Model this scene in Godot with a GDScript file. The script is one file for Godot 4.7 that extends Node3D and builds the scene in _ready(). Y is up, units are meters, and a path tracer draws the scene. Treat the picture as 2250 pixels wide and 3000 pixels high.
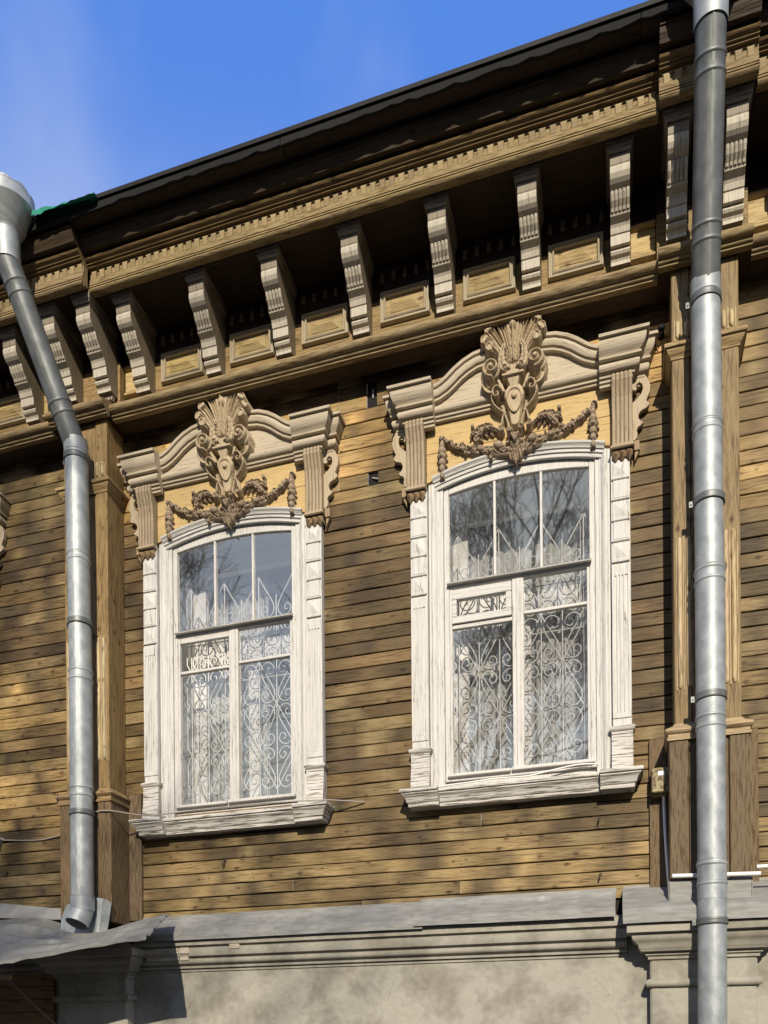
extends Node3D
# A weathered two-storey wooden house with carved window surrounds, seen from the pavement.

var rng := RandomNumberGenerator.new()
var M := {}          # materials
var house: Node3D
const WALL_L := -8.4
const WALL_R := 3.0
const PIL := [-4.225, 0.56]       # centres of the two corner pilasters
const WIN := [-6.14, -3.01, -0.71]
const WDY := [-0.03, -0.03, 0.0]

# ---------------------------------------------------------------- mesh builder
class MB:
	var P := PackedVector3Array()
	var N := PackedVector3Array()
	var U := PackedVector2Array()
	var C := PackedColorArray()
	var I := PackedInt32Array()
	var g := 0                    # grain axis: 0 = x, 1 = y, 2 = z
	var off := Vector2.ZERO
	var col := Color(1, 1, 1)
	func uv(p: Vector3, n: Vector3) -> Vector2:
		var a := absf(n.x)
		var b := absf(n.y)
		var c := absf(n.z)
		var q: Vector2
		if g == 0:
			q = Vector2(p.x, p.y + p.z) if a < 0.8 else Vector2(p.y, p.z)
		elif g == 1:
			q = Vector2(p.y, p.x + p.z) if b < 0.8 else Vector2(p.x, p.z)
		else:
			q = Vector2(p.z, p.x + p.y)
		return Vector2(q.x / 1.6, q.y / 0.25) + off
	func v(p: Vector3, n: Vector3, t = null, c = null) -> int:
		P.append(p)
		N.append(n)
		U.append(uv(p, n) if t == null else t)
		C.append(col if c == null else c)
		return P.size() - 1
	func idx(a: int, b: int, c: int) -> void:
		var n := (P[c] - P[a]).cross(P[b] - P[a])
		I.append(a)
		if n.dot(N[a] + N[b] + N[c]) >= 0.0:
			I.append(b)
			I.append(c)
		else:
			I.append(c)
			I.append(b)
	func tri(a: Vector3, b: Vector3, c: Vector3, n: Vector3) -> void:
		idx(v(a, n), v(b, n), v(c, n))
	func quad(a: Vector3, b: Vector3, c: Vector3, d: Vector3, n: Vector3) -> void:
		var i := v(a, n)
		v(b, n)
		v(c, n)
		v(d, n)
		idx(i, i + 1, i + 2)
		idx(i, i + 2, i + 3)
	# a box from lo to hi with chamfered edges
	func box(lo: Vector3, hi: Vector3, e := 0.004) -> void:
		var m := (lo + hi) / 2
		var h := (hi - lo) / 2
		e = minf(e, minf(h.x, minf(h.y, h.z)) * 0.8)
		for k in 3:
			var a := k
			var b := (k + 1) % 3
			var c := (k + 2) % 3
			for s in [-1.0, 1.0]:
				var n := Vector3.ZERO
				n[a] = s
				var q := []
				for w in [[-1, -1], [1, -1], [1, 1], [-1, 1]]:
					var p := m
					p[a] += s * h[a]
					p[b] += w[0] * (h[b] - e)
					p[c] += w[1] * (h[c] - e)
					q.append(p)
				quad(q[0], q[1], q[2], q[3], n)
				for s2 in [-1.0, 1.0]:
					var n2 := Vector3.ZERO
					n2[a] = s
					n2[b] = s2
					var r := []
					for w in [[0, -1], [0, 1], [1, 1], [1, -1]]:
						var p := m
						p[a] += s * (h[a] - (e if w[0] else 0.0))
						p[b] += s2 * (h[b] - (0.0 if w[0] else e))
						p[c] += w[1] * (h[c] - e)
						r.append(p)
					quad(r[0], r[1], r[2], r[3], n2.normalized())
	# profile (a outward, b along "up") swept along a path; flat caps at both ends
	func sweep(prof: Array, path: Array, up: Vector3, sgn := 1.0, smooth := false, caps := true) -> void:
		var np := prof.size()
		var area := 0.0
		for i in np:
			var p: Vector2 = prof[i]
			var q: Vector2 = prof[(i + 1) % np]
			area += p.x * q.y - q.x * p.y
		var fl := 1.0 if area > 0 else -1.0
		var en := []
		var el := [0.0]
		for i in np - 1:
			var d: Vector2 = prof[i + 1] - prof[i]
			el.append(el[i] + d.length())
			en.append(Vector2(d.y, -d.x).normalized() * fl)
		var na := []   # profile normal at the start and end of every edge
		for i in np - 1:
			var n0: Vector2 = en[i]
			var n1: Vector2 = en[i]
			if i > 0 and en[i].dot(en[i - 1]) > 0.66:
				n0 = (en[i] + en[i - 1]).normalized()
			if i < np - 2 and en[i].dot(en[i + 1]) > 0.66:
				n1 = (en[i] + en[i + 1]).normalized()
			na.append([n0, n1])
		var ns := path.size() - 1
		var sd := []
		for i in ns:
			var d: Vector3 = (path[i + 1] - path[i]).normalized()
			sd.append(d.cross(up).normalized() * sgn)
		var ms := []
		var ring: bool = path[0].distance_to(path[ns]) < 1e-5
		for i in ns + 1:
			var a: Vector3 = sd[(i + ns - 1) % ns if ring else maxi(i - 1, 0)]
			var b: Vector3 = sd[i % ns if ring else mini(i, ns - 1)]
			ms.append((a + b) / (1.0 + a.dot(b)))
		var run := 0.0
		for i in ns:
			var ln: float = path[i].distance_to(path[i + 1])
			for k in np - 1:
				var q := []
				for w in [[0, 0], [1, 0], [1, 1], [0, 1]]:
					var j: int = i + w[0]
					var pr: Vector2 = prof[k + w[1]]
					var s: Vector3 = ms[j]
					var sn: Vector3 = ms[j].normalized() if smooth else sd[i]
					var n2: Vector2 = na[k][w[1]]
					q.append(v(path[j] + s * pr.x + up * pr.y, (sn * n2.x + up * n2.y).normalized(), Vector2((run + ln * w[0]) / 1.6, el[k + w[1]] / 0.25) + off))
				idx(q[0], q[1], q[2])
				idx(q[0], q[2], q[3])
			run += ln
		if caps:
			var t := Geometry2D.triangulate_polygon(PackedVector2Array(prof))
			for e in [0, ns]:
				var d: Vector3 = (path[1] - path[0]).normalized() * -1.0 if e == 0 else (path[ns] - path[ns - 1]).normalized()
				for k in range(0, t.size(), 3):
					var q := []
					for j in 3:
						q.append(path[e] + ms[e] * prof[t[k + j]].x + up * prof[t[k + j]].y)
					tri(q[0], q[1], q[2], d)
	# an outline in the xy plane, front at z1, back at z0, its front edge chamfered
	func plate(poly: Array, z0: float, z1: float, e := 0.004, back := false) -> void:
		var n := poly.size()
		var area := 0.0
		for i in n:
			area += poly[i].x * poly[(i + 1) % n].y - poly[(i + 1) % n].x * poly[i].y
		var fl := 1.0 if area > 0 else -1.0
		var en := []
		for i in n:
			var d: Vector2 = poly[(i + 1) % n] - poly[i]
			en.append(Vector2(d.y, -d.x).normalized() * fl)
		var ins := PackedVector2Array()
		for i in n:
			var a: Vector2 = en[(i + n - 1) % n]
			var b: Vector2 = en[i]
			ins.append(poly[i] - (a + b) / maxf(1.0 + a.dot(b), 0.35) * e)
		var t := Geometry2D.triangulate_polygon(ins)
		for k in range(0, t.size(), 3):
			tri(Vector3(ins[t[k]].x, ins[t[k]].y, z1), Vector3(ins[t[k + 1]].x, ins[t[k + 1]].y, z1), Vector3(ins[t[k + 2]].x, ins[t[k + 2]].y, z1), Vector3(0, 0, 1))
			if back:
				tri(Vector3(ins[t[k]].x, ins[t[k]].y, z0), Vector3(ins[t[k + 1]].x, ins[t[k + 1]].y, z0), Vector3(ins[t[k + 2]].x, ins[t[k + 2]].y, z0), Vector3(0, 0, -1))
		for i in n:
			var j := (i + 1) % n
			var m := Vector3(en[i].x, en[i].y, 0)
			quad(Vector3(poly[i].x, poly[i].y, z0), Vector3(poly[j].x, poly[j].y, z0), Vector3(poly[j].x, poly[j].y, z1 - e), Vector3(poly[i].x, poly[i].y, z1 - e), m)
			quad(Vector3(poly[i].x, poly[i].y, z1 - e), Vector3(poly[j].x, poly[j].y, z1 - e), Vector3(ins[j].x, ins[j].y, z1), Vector3(ins[i].x, ins[i].y, z1), (m + Vector3(0, 0, 1)).normalized())
	func tube(pts: Array, rad, sides := 6, caps := true, tint = null) -> void:
		var n := pts.size()
		var d0: Vector3 = (pts[1] - pts[0]).normalized()
		var r := d0.cross(Vector3.UP if absf(d0.y) < 0.9 else Vector3.RIGHT).normalized()
		var first := -1
		var run := 0.0
		for i in n:
			var d: Vector3 = (pts[mini(i + 1, n - 1)] - pts[maxi(i - 1, 0)]).normalized()
			r = (r - d * r.dot(d)).normalized()
			var u := d.cross(r)
			var ra: float = rad[i] if rad is Array else rad
			var slope := 0.0
			if rad is Array:
				var l: float = pts[maxi(i - 1, 0)].distance_to(pts[mini(i + 1, n - 1)])
				slope = clampf((rad[mini(i + 1, n - 1)] - rad[maxi(i - 1, 0)]) / maxf(l, 1e-5), -2.0, 2.0)
			if i > 0:
				run += pts[i].distance_to(pts[i - 1])
			var base := P.size()
			for k in sides + 1:
				var a := TAU * k / sides
				var o := r * cos(a) + u * sin(a)
				v(pts[i] + o * ra, (o - d * slope).normalized(), Vector2(run / 1.6, float(k) / sides * maxf(TAU * ra, 0.05) / 0.25) + off, tint)
			if i > 0:
				for k in sides:
					idx(first + k, first + k + 1, base + k + 1)
					idx(first + k, base + k + 1, base + k)
			first = base
		if caps:
			for e in [0, n - 1]:
				var d: Vector3 = (pts[0] - pts[1]).normalized() if e == 0 else (pts[n - 1] - pts[n - 2]).normalized()
				var ra: float = rad[e] if rad is Array else rad
				var b1 := d.cross(Vector3.UP if absf(d.y) < 0.9 else Vector3.RIGHT).normalized()
				var b2 := d.cross(b1)
				for k in sides:
					var a0 := TAU * k / sides
					var a1 := TAU * (k + 1) / sides
					tri(pts[e], pts[e] + (b1 * cos(a0) + b2 * sin(a0)) * ra, pts[e] + (b1 * cos(a1) + b2 * sin(a1)) * ra, d)
	func mesh() -> ArrayMesh:
		var a := []
		a.resize(Mesh.ARRAY_MAX)
		a[Mesh.ARRAY_VERTEX] = P
		a[Mesh.ARRAY_NORMAL] = N
		a[Mesh.ARRAY_TEX_UV] = U
		a[Mesh.ARRAY_COLOR] = C
		a[Mesh.ARRAY_INDEX] = I
		var m := ArrayMesh.new()
		m.add_surface_from_arrays(Mesh.PRIMITIVE_TRIANGLES, a)
		return m

# A carved relief: heights on a fine grid, made of rounded strokes and bosses
class Relief:
	var x0: float
	var y0: float
	var c: float
	var nx: int
	var ny: int
	var H := PackedFloat32Array()
	func _init(ax: float, ay: float, bx: float, by: float, cell: float) -> void:
		x0 = ax
		y0 = ay
		c = cell
		nx = int((bx - ax) / cell) + 2
		ny = int((by - ay) / cell) + 2
		H.resize(nx * ny)
	# style 0: round; 1: gouged (raised rims, hollow middle); 2: flat with rounded edge; 3: ribbed along
	func stroke(pts: Array, w0: float, w1: float, h0: float, h1: float, style := 0) -> void:
		var n := pts.size() - 1
		var wm := maxf(w0, w1)
		var lo: Vector2 = pts[0]
		var hi: Vector2 = pts[0]
		for p in pts:
			lo = lo.min(p)
			hi = hi.max(p)
		var bi := maxi(int((lo.x - wm - x0) / c), 1)
		var bj := maxi(int((lo.y - wm - y0) / c), 1)
		var bw := mini(int((hi.x + wm - x0) / c) + 1, nx - 2) - bi + 1
		var bh := mini(int((hi.y + wm - y0) / c) + 1, ny - 2) - bj + 1
		if bw < 1 or bh < 1:
			return
		# nearest point of the whole line first, so that joints leave no marks
		var D := PackedFloat32Array()
		var F := PackedFloat32Array()
		var S := PackedFloat32Array()
		D.resize(bw * bh)
		D.fill(9.0)
		F.resize(bw * bh)
		S.resize(bw * bh)
		for s in n:
			var a: Vector2 = pts[s]
			var b: Vector2 = pts[s + 1]
			var i0 := maxi(int((minf(a.x, b.x) - wm - x0) / c), bi)
			var i1 := mini(int((maxf(a.x, b.x) + wm - x0) / c) + 1, bi + bw - 1)
			var j0 := maxi(int((minf(a.y, b.y) - wm - y0) / c), bj)
			var j1 := mini(int((maxf(a.y, b.y) + wm - y0) / c) + 1, bj + bh - 1)
			var ab := b - a
			var l2 := maxf(ab.length_squared(), 1e-9)
			for j in range(j0, j1 + 1):
				for i in range(i0, i1 + 1):
					var p := Vector2(x0 + i * c, y0 + j * c)
					var t := clampf((p - a).dot(ab) / l2, 0.0, 1.0)
					var q := p - a - ab * t
					var f := (s + t) / n
					var d := q.length() / lerpf(w0, w1, f)
					var o := (j - bj) * bw + i - bi
					if d < D[o]:
						D[o] = d
						F[o] = f
						S[o] = signf(ab.cross(q))
		for j in bh:
			for i in bw:
				var o := j * bw + i
				var d := D[o]
				if d < 1.0:
					var e := sqrt(1.0 - d * d)
					var h := lerpf(h0, h1, F[o])
					if style == 1:
						e = minf(e * 1.7, 0.45 + 0.55 * d * d)
					elif style == 2:
						e = minf(1.0, e * 1.6)
					elif style == 3:
						e = e * (0.84 + 0.16 * cos(S[o] * d * 9.0))
					var k := (j + bj) * nx + i + bi
					H[k] = maxf(H[k], h * e)
	func boss(p: Vector2, rx: float, ry: float, rot: float, h: float, base := 0.0, dent := 0.0) -> void:
		var r := maxf(rx, ry)
		for j in range(maxi(int((p.y - r - y0) / c), 1), mini(int((p.y + r - y0) / c) + 1, ny - 2) + 1):
			for i in range(maxi(int((p.x - r - x0) / c), 1), mini(int((p.x + r - x0) / c) + 1, nx - 2) + 1):
				var q := (Vector2(x0 + i * c, y0 + j * c) - p).rotated(-rot)
				var d := Vector2(q.x / rx, q.y / ry).length()
				if d < 1.0:
					var e := sqrt(1.0 - d * d)
					if dent > 0.0:
						e -= dent * maxf(0.0, 1.0 - d * 2.2)
					H[j * nx + i] = maxf(H[j * nx + i], base + h * e)
	func spiral(p: Vector2, r: float, a0: float, turns: float, w0: float, w1: float, h0: float, h1: float) -> void:
		var pts := []
		var n := int(absf(turns) * 18) + 2
		for k in n + 1:
			var f := float(k) / n
			pts.append(p + Vector2.from_angle(a0 + TAU * turns * f) * r * (1.0 - 0.86 * f))
		stroke(pts, w0, w1, h0, h1, 0)
	func build(z: float, mb: MB, skirt := 0.03, deep := 1.0, low := -1.0, ya := 0.0, yb := 1.0) -> void:
		var foot := z - skirt
		for i in H.size():
			H[i] *= deep
		var ids := PackedInt32Array()
		ids.resize(nx * ny)
		ids.fill(-1)
		for j in range(1, ny - 1):
			for i in range(1, nx - 1):
				var on := false
				for k in [0, 1, -1, nx, -nx, nx + 1, nx - 1, -nx - 1, -nx + 1]:
					if H[j * nx + i + k] > 0.002:
						on = true
						break
				if on:
					var o := j * nx + i
					var h := H[o]
					var dx := (maxf(H[o + 1], 0.0) - maxf(H[o - 1], 0.0)) / (2.0 * c)
					var dy := (maxf(H[o + nx], 0.0) - maxf(H[o - nx], 0.0)) / (2.0 * c)
					var n := Vector3(-clampf(dx, -2.5, 2.5), -clampf(dy, -2.5, 2.5), 1).normalized()
					ids[o] = mb.v(Vector3(x0 + i * c, y0 + j * c, (z if low < 0.0 else lerpf(low, z, smoothstep(ya, yb, y0 + j * c))) + h if h > 0.002 else foot), n)
		for j in range(1, ny - 2):
			for i in range(1, nx - 2):
				var o := j * nx + i
				if ids[o] >= 0 and ids[o + 1] >= 0 and ids[o + nx] >= 0 and ids[o + nx + 1] >= 0:
					mb.idx(ids[o], ids[o + 1], ids[o + nx + 1])
					mb.idx(ids[o], ids[o + nx + 1], ids[o + nx])

# ---------------------------------------------------------------- nodes
func numbered(called: String, parent: Node) -> String:
	if not parent.has_node(called):
		return called
	var k := 1
	while parent.has_node("%s_%03d" % [called, k]):
		k += 1
	return "%s_%03d" % [called, k]

var used := {}
func name_in(called: String, parent: Node) -> String:
	var key := str(parent.get_instance_id()) + called
	var k: int = used.get(key, 0)
	used[key] = k + 1
	return called if k == 0 else "%s_%03d" % [called, k]

func put(called: String, mesh: Mesh, mat: Material, parent: Node = null, label := "") -> MeshInstance3D:
	var o := MeshInstance3D.new()
	var p: Node = parent if parent else self
	o.name = name_in(called, p)
	o.mesh = mesh
	o.material_override = mat
	p.add_child(o, true)
	if label:
		o.set_meta("label", label)
	return o

func thing(called: String, label: String, category: String, at: Vector3, group := "") -> Node3D:
	var o := Node3D.new()
	o.name = name_in(called, self)
	add_child(o, true)
	o.position = at
	tag(o, label, category, group)
	return o

func tag(o: Node, label: String, category: String, group := "") -> void:
	o.set_meta("label", label)
	o.set_meta("category", category)
	if group:
		o.set_meta("group", group)

func mb(grain := 0, col := Color(1, 1, 1)) -> MB:
	var b := MB.new()
	b.g = grain
	b.off = Vector2(rng.randf(), rng.randf())
	b.col = col
	return b

func tone(c: Color, amount := 0.12) -> Color:
	var k := 1.0 + rng.randf_range(-amount, amount)
	return Color(c.r * k, c.g * k * (1.0 + rng.randf_range(-0.02, 0.02)), c.b * k * (1.0 + rng.randf_range(-0.05, 0.05)))

# ---------------------------------------------------------------- textures
func noise_bytes(s: int, freq: float, w: int, h: int, oct := 4, ridged := false, cell := false) -> PackedByteArray:
	var n := FastNoiseLite.new()
	n.seed = s
	n.frequency = freq
	n.noise_type = FastNoiseLite.TYPE_CELLULAR if cell else FastNoiseLite.TYPE_SIMPLEX_SMOOTH
	if cell:
		n.cellular_return_type = FastNoiseLite.RETURN_CELL_VALUE
		n.fractal_type = FastNoiseLite.FRACTAL_NONE
	else:
		n.fractal_type = FastNoiseLite.FRACTAL_RIDGED if ridged else FastNoiseLite.FRACTAL_FBM
	n.fractal_octaves = oct
	var im := n.get_seamless_image(w, h, false, false, 0.12, true)
	im.convert(Image.FORMAT_L8)
	return im.get_data()

func lut(stops: Array) -> PackedByteArray:
	var gr := Gradient.new()
	gr.offsets = PackedFloat32Array()
	var offs := PackedFloat32Array()
	var cols := PackedColorArray()
	for s in stops:
		offs.append(s[0])
		cols.append(s[1])
	gr.offsets = offs
	gr.colors = cols
	var b := PackedByteArray()
	for i in 256:
		var c := gr.sample(i / 255.0).linear_to_srgb()
		b.append(int(clampf(c.r, 0, 1) * 255))
		b.append(int(clampf(c.g, 0, 1) * 255))
		b.append(int(clampf(c.b, 0, 1) * 255))
	return b

func mixed(a: PackedByteArray, b: PackedByteArray, k: float) -> PackedByteArray:
	var o := PackedByteArray()
	o.resize(a.size())
	var ka := int((1.0 - k) * 256)
	var kb := int(k * 256)
	for i in a.size():
		o[i] = (a[i] * ka + b[i] * kb) >> 8
	return o

func colored(a: PackedByteArray, w: int, h: int, stops: Array) -> ImageTexture:
	var l := lut(stops)
	var o := PackedByteArray()
	o.resize(w * h * 3)
	var k := 0
	for i in w * h:
		var t := a[i] * 3
		o[k] = l[t]
		o[k + 1] = l[t + 1]
		o[k + 2] = l[t + 2]
		k += 3
	return ImageTexture.create_from_image(Image.create_from_data(w, h, false, Image.FORMAT_RGB8, o))

func gray(a: PackedByteArray, w: int, h: int) -> ImageTexture:
	return ImageTexture.create_from_image(Image.create_from_data(w, h, false, Image.FORMAT_L8, a))

func mat(called: String, tex: Texture2D, rough := 0.8, bump: Texture2D = null, depth := 0.0, tint := Color(1, 1, 1)) -> StandardMaterial3D:
	var m := StandardMaterial3D.new()
	m.resource_name = called
	m.albedo_color = tint.linear_to_srgb()
	m.albedo_texture = tex
	m.roughness = rough
	m.vertex_color_use_as_albedo = true
	m.metallic_specular = 0.35
	if bump:
		m.heightmap_enabled = true
		m.heightmap_texture = bump
		m.heightmap_scale = depth
	M[called] = m
	return m

func g1(v: float) -> Color:
	return Color(v, v, v)

func make_materials() -> void:
	var W := 512
	var fine := noise_bytes(11, 0.03, W, W, 5)
	var ridge := noise_bytes(12, 0.014, W, W, 3, true)
	var broad := noise_bytes(13, 0.007, W, W, 3)
	var wood_s := mixed(mixed(fine, ridge, 0.45), broad, 0.35)
	# knots, each a dark eye drawn out along the grain
	var kr := RandomNumberGenerator.new()
	kr.seed = 4
	for k in 7:
		var cx := kr.randi_range(12, W - 12)
		var cy := kr.randi_range(70, W - 70)
		var rx := kr.randf_range(3.0, 6.5)
		var ry := rx * kr.randf_range(8.0, 11.0)
		for y in range(cy - int(ry * 2), cy + int(ry * 2)):
			for x in range(cx - int(rx * 2), cx + int(rx * 2)):
				if x < 0 or y < 0 or x >= W or y >= W: continue
				var dd := Vector2((x - cx) / rx, (y - cy) / ry).length()
				if dd < 2.0:
					var i := y * W + x
					var dark := (1.0 - smoothstep(0.4, 1.0, dd)) * 62.0 + (1.0 - smoothstep(1.0, 2.0, dd)) * 26.0 * (0.5 + 0.5 * sin(dd * 16.0))
					wood_s[i] = maxi(wood_s[i] - int(dark), 0)
	var wt := colored(wood_s, W, W, [[0.0, Color(0.18, 0.155, 0.13)], [0.28, Color(0.40, 0.36, 0.31)], [0.42, Color(0.68, 0.65, 0.61)], [0.55, Color(0.90, 0.885, 0.86)], [0.72, Color(1.0, 1.0, 1.0)], [1.0, Color(1.0, 1.0, 1.0)]])
	var wb := gray(mixed(fine, ridge, 0.5), W, W)
	mat("wood", wt, 0.62, wb, 0.25)
	# paint that has cracked along the grain
	var crack := noise_bytes(21, 0.045, W, W, 3, true)
	var fleck := noise_bytes(22, 0.02, W, W, 5)
	var ps := mixed(crack, fleck, 0.55)
	var worn := mixed(ps, noise_bytes(25, 0.009, W, W, 4), 0.30)
	mat("white_paint", colored(worn, W, W, [[0.0, Color(0.08, 0.07, 0.055)], [0.275, Color(0.13, 0.115, 0.095)], [0.345, Color(0.33, 0.315, 0.285)], [0.40, Color(0.46, 0.45, 0.42)], [0.55, Color(0.535, 0.525, 0.495)], [1.0, Color(0.59, 0.58, 0.55)]]), 0.55, wb, 0.15)
	mat("flaking_paint", colored(mixed(worn, fleck, 0.35), W, W, [[0.0, Color(0.06, 0.05, 0.04)], [0.36, Color(0.12, 0.10, 0.08)], [0.42, Color(0.28, 0.255, 0.22)], [0.47, Color(0.50, 0.48, 0.44)], [1.0, Color(0.60, 0.585, 0.55)]]), 0.65, wb, 0.25)
	mat("beige_paint", colored(ps, W, W, [[0.0, Color(0.08, 0.06, 0.045)], [0.23, Color(0.14, 0.11, 0.085)], [0.31, Color(0.27, 0.215, 0.155)], [0.42, Color(0.405, 0.345, 0.25)], [1.0, Color(0.475, 0.415, 0.315)]]), 0.7, wb, 0.2)
	mat("peeling_wood", colored(mixed(noise_bytes(24, 0.03, W, W, 5), ridge, 0.4), W, W, [[0.0, Color(0.25, 0.2, 0.17)], [0.36, Color(0.55, 0.48, 0.42)], [0.5, Color(0.9, 0.85, 0.78)], [0.62, Color(1.0, 0.98, 0.95)], [0.72, Color(1.0, 1.0, 1.0)]]), 0.75, wb, 0.25)
	mat("brick", colored(fleck, W, W, [[0.0, Color(0.3, 0.25, 0.2)], [0.5, Color(0.50, 0.46, 0.40)], [1.0, Color(0.58, 0.55, 0.49)]]), 0.9)
	mat("ochre_paint", colored(ps, W, W, [[0.0, Color(0.10, 0.07, 0.03)], [0.24, Color(0.22, 0.15, 0.07)], [0.33, Color(0.38, 0.265, 0.115)], [0.5, Color(0.47, 0.34, 0.15)], [1.0, Color(0.52, 0.39, 0.19)]]), 0.7, wb, 0.2)
	var peel := mixed(noise_bytes(23, 0.03, W, W, 5), crack, 0.35)
	mat("peeling_paint", colored(peel, W, W, [[0.0, Color(0.05, 0.035, 0.025)], [0.30, Color(0.10, 0.075, 0.05)], [0.40, Color(0.30, 0.26, 0.20)], [0.48, Color(0.50, 0.46, 0.385)], [1.0, Color(0.60, 0.57, 0.50)]]), 0.7, wb, 0.25)
	# zinc sheet
	var cell := noise_bytes(31, 0.05, W, W, 1, false, true)
	var soft := noise_bytes(32, 0.012, W, W, 4)
	var zs := mixed(cell, soft, 0.8)
	var z := mat("zinc", colored(zs, W, W, [[0.0, Color(0.23, 0.25, 0.255)], [0.35, Color(0.29, 0.315, 0.32)], [0.6, Color(0.34, 0.365, 0.37)], [1.0, Color(0.43, 0.455, 0.46)]]), 0.56, gray(mixed(soft, cell, 0.1), W, W), 0.06)
	z.metallic = 0.48
	var zd := mat("dark_zinc", colored(mixed(cell, soft, 0.8), W, W, [[0.0, Color(0.10, 0.108, 0.108)], [0.5, Color(0.145, 0.155, 0.153)], [1.0, Color(0.20, 0.21, 0.205)]]), 0.5, M.zinc.heightmap_texture, 0.06)  # darker zinc for the elbow pipes and clamps
	zd.metallic = 0.5
	var zo := mat("old_zinc", colored(mixed(cell, soft, 0.6), W, W, [[0.0, Color(0.17, 0.17, 0.157)], [0.4, Color(0.22, 0.22, 0.205)], [0.6, Color(0.25, 0.25, 0.235)], [0.85, Color(0.28, 0.28, 0.265)], [1.0, Color(0.42, 0.42, 0.40)]]), 0.66)
	zo.metallic = 0.15
	# plaster
	var st := mixed(noise_bytes(41, 0.010, W, W, 6), noise_bytes(42, 0.06, W, W, 4), 0.30)
	var hair := noise_bytes(45, 0.012, W, W, 2)
	var hmask := noise_bytes(46, 0.008, W, W, 3)
	for i in W * W:
		if absi(hair[i] - 128) < 2 and hmask[i] > 138:
			st[i] = st[i] >> 1
	var sc := mat("plaster", colored(st, W, W, [[0.0, Color(0.17, 0.157, 0.128)], [0.30, Color(0.24, 0.226, 0.185)], [0.5, Color(0.295, 0.28, 0.235)], [0.62, Color(0.335, 0.322, 0.272)], [0.7, Color(0.315, 0.297, 0.245)], [1.0, Color(0.40, 0.387, 0.335)]]), 0.9, gray(noise_bytes(43, 0.04, W, W, 5), W, W), 0.35)
	sc.uv1_triplanar = true
	sc.uv1_world_triplanar = true
	sc.uv1_scale = Vector3(0.42, 0.42, 0.42)
	var as_ := mat("asphalt", colored(noise_bytes(44, 0.2, W, W, 4), W, W, [[0.0, g1(0.025)], [1.0, g1(0.065)]]), 0.95)
	as_.uv1_triplanar = true
	as_.uv1_world_triplanar = true
	as_.uv1_scale = Vector3(0.5, 0.5, 0.5)
	for spec in [["iron", Color(0.06, 0.045, 0.035), 0.7], ["black", Color(0.012, 0.012, 0.012), 0.9], ["plain_white", Color(0.74, 0.73, 0.70), 0.45], ["room", Color(0.20, 0.215, 0.22), 0.9], ["curtain", Color(0.50, 0.51, 0.50), 0.95], ["green_sheet", Color(0.02, 0.19, 0.125), 0.7], ["cable", Color(0.32, 0.29, 0.25), 0.7], ["paper", Color(0.80, 0.80, 0.78), 0.8], ["backing", Color(0.022, 0.018, 0.014), 0.95]]:
		var m := mat(spec[0], null, spec[2], null, 0.0, spec[1])
		m.vertex_color_use_as_albedo = false
	mat("plain_vertex", null, 0.9)
	mat("bark", colored(fine, W, W, [[0.0, Color(0.03, 0.025, 0.02)], [1.0, Color(0.11, 0.095, 0.08)]]), 0.95)
	var rs := mat("rust_box", colored(mixed(fleck, soft, 0.5), W, W, [[0.0, Color(0.06, 0.03, 0.02)], [0.38, Color(0.13, 0.075, 0.045)], [0.5, Color(0.27, 0.24, 0.13)], [1.0, Color(0.36, 0.33, 0.19)]]), 0.6)
	rs.uv1_triplanar = true
	rs.uv1_scale = Vector3(3, 3, 3)
	for k in ["white_paint", "flaking_paint", "beige_paint", "ochre_paint", "garland"]:
		if M.has(k): M[k].uv1_scale = Vector3(0.55, 1.7, 1.0)
	M.zinc.uv1_scale = Vector3(1.6, 0.3, 1.0)
	M.dark_zinc.uv1_scale = Vector3(1.6, 0.3, 1.0)
	M.peeling_wood.uv1_scale = Vector3(0.7, 1.0, 1.0)
	M.wood.uv1_scale = Vector3(0.75, 1.5, 1.0)
	# window glass: most light passes, about a quarter is mirrored back by the old double panes
	var gl := StandardMaterial3D.new()
	gl.resource_name = "window_glass"
	gl.transparency = BaseMaterial3D.TRANSPARENCY_ALPHA
	gl.albedo_color = Color(1.0, 0.985, 0.93, 0.36)
	gl.albedo_texture = gray(PackedByteArray([255, 255, 255, 255]), 2, 2)
	gl.roughness = 0.02
	gl.metallic = 1.0
	var inner := StandardMaterial3D.new()
	inner.resource_name = "inner_glass"
	inner.transparency = BaseMaterial3D.TRANSPARENCY_ALPHA
	inner.albedo_color = Color(0.9, 0.95, 0.95, 0.03)
	inner.roughness = 0.02
	M["inner_glass"] = inner
	M["glass"] = gl
	mat("garland", colored(ps, W, W, [[0.0, Color(0.05, 0.035, 0.022)], [0.3, Color(0.12, 0.085, 0.055)], [0.45, Color(0.26, 0.20, 0.138)], [1.0, Color(0.36, 0.285, 0.20)]]), 0.75)

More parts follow.
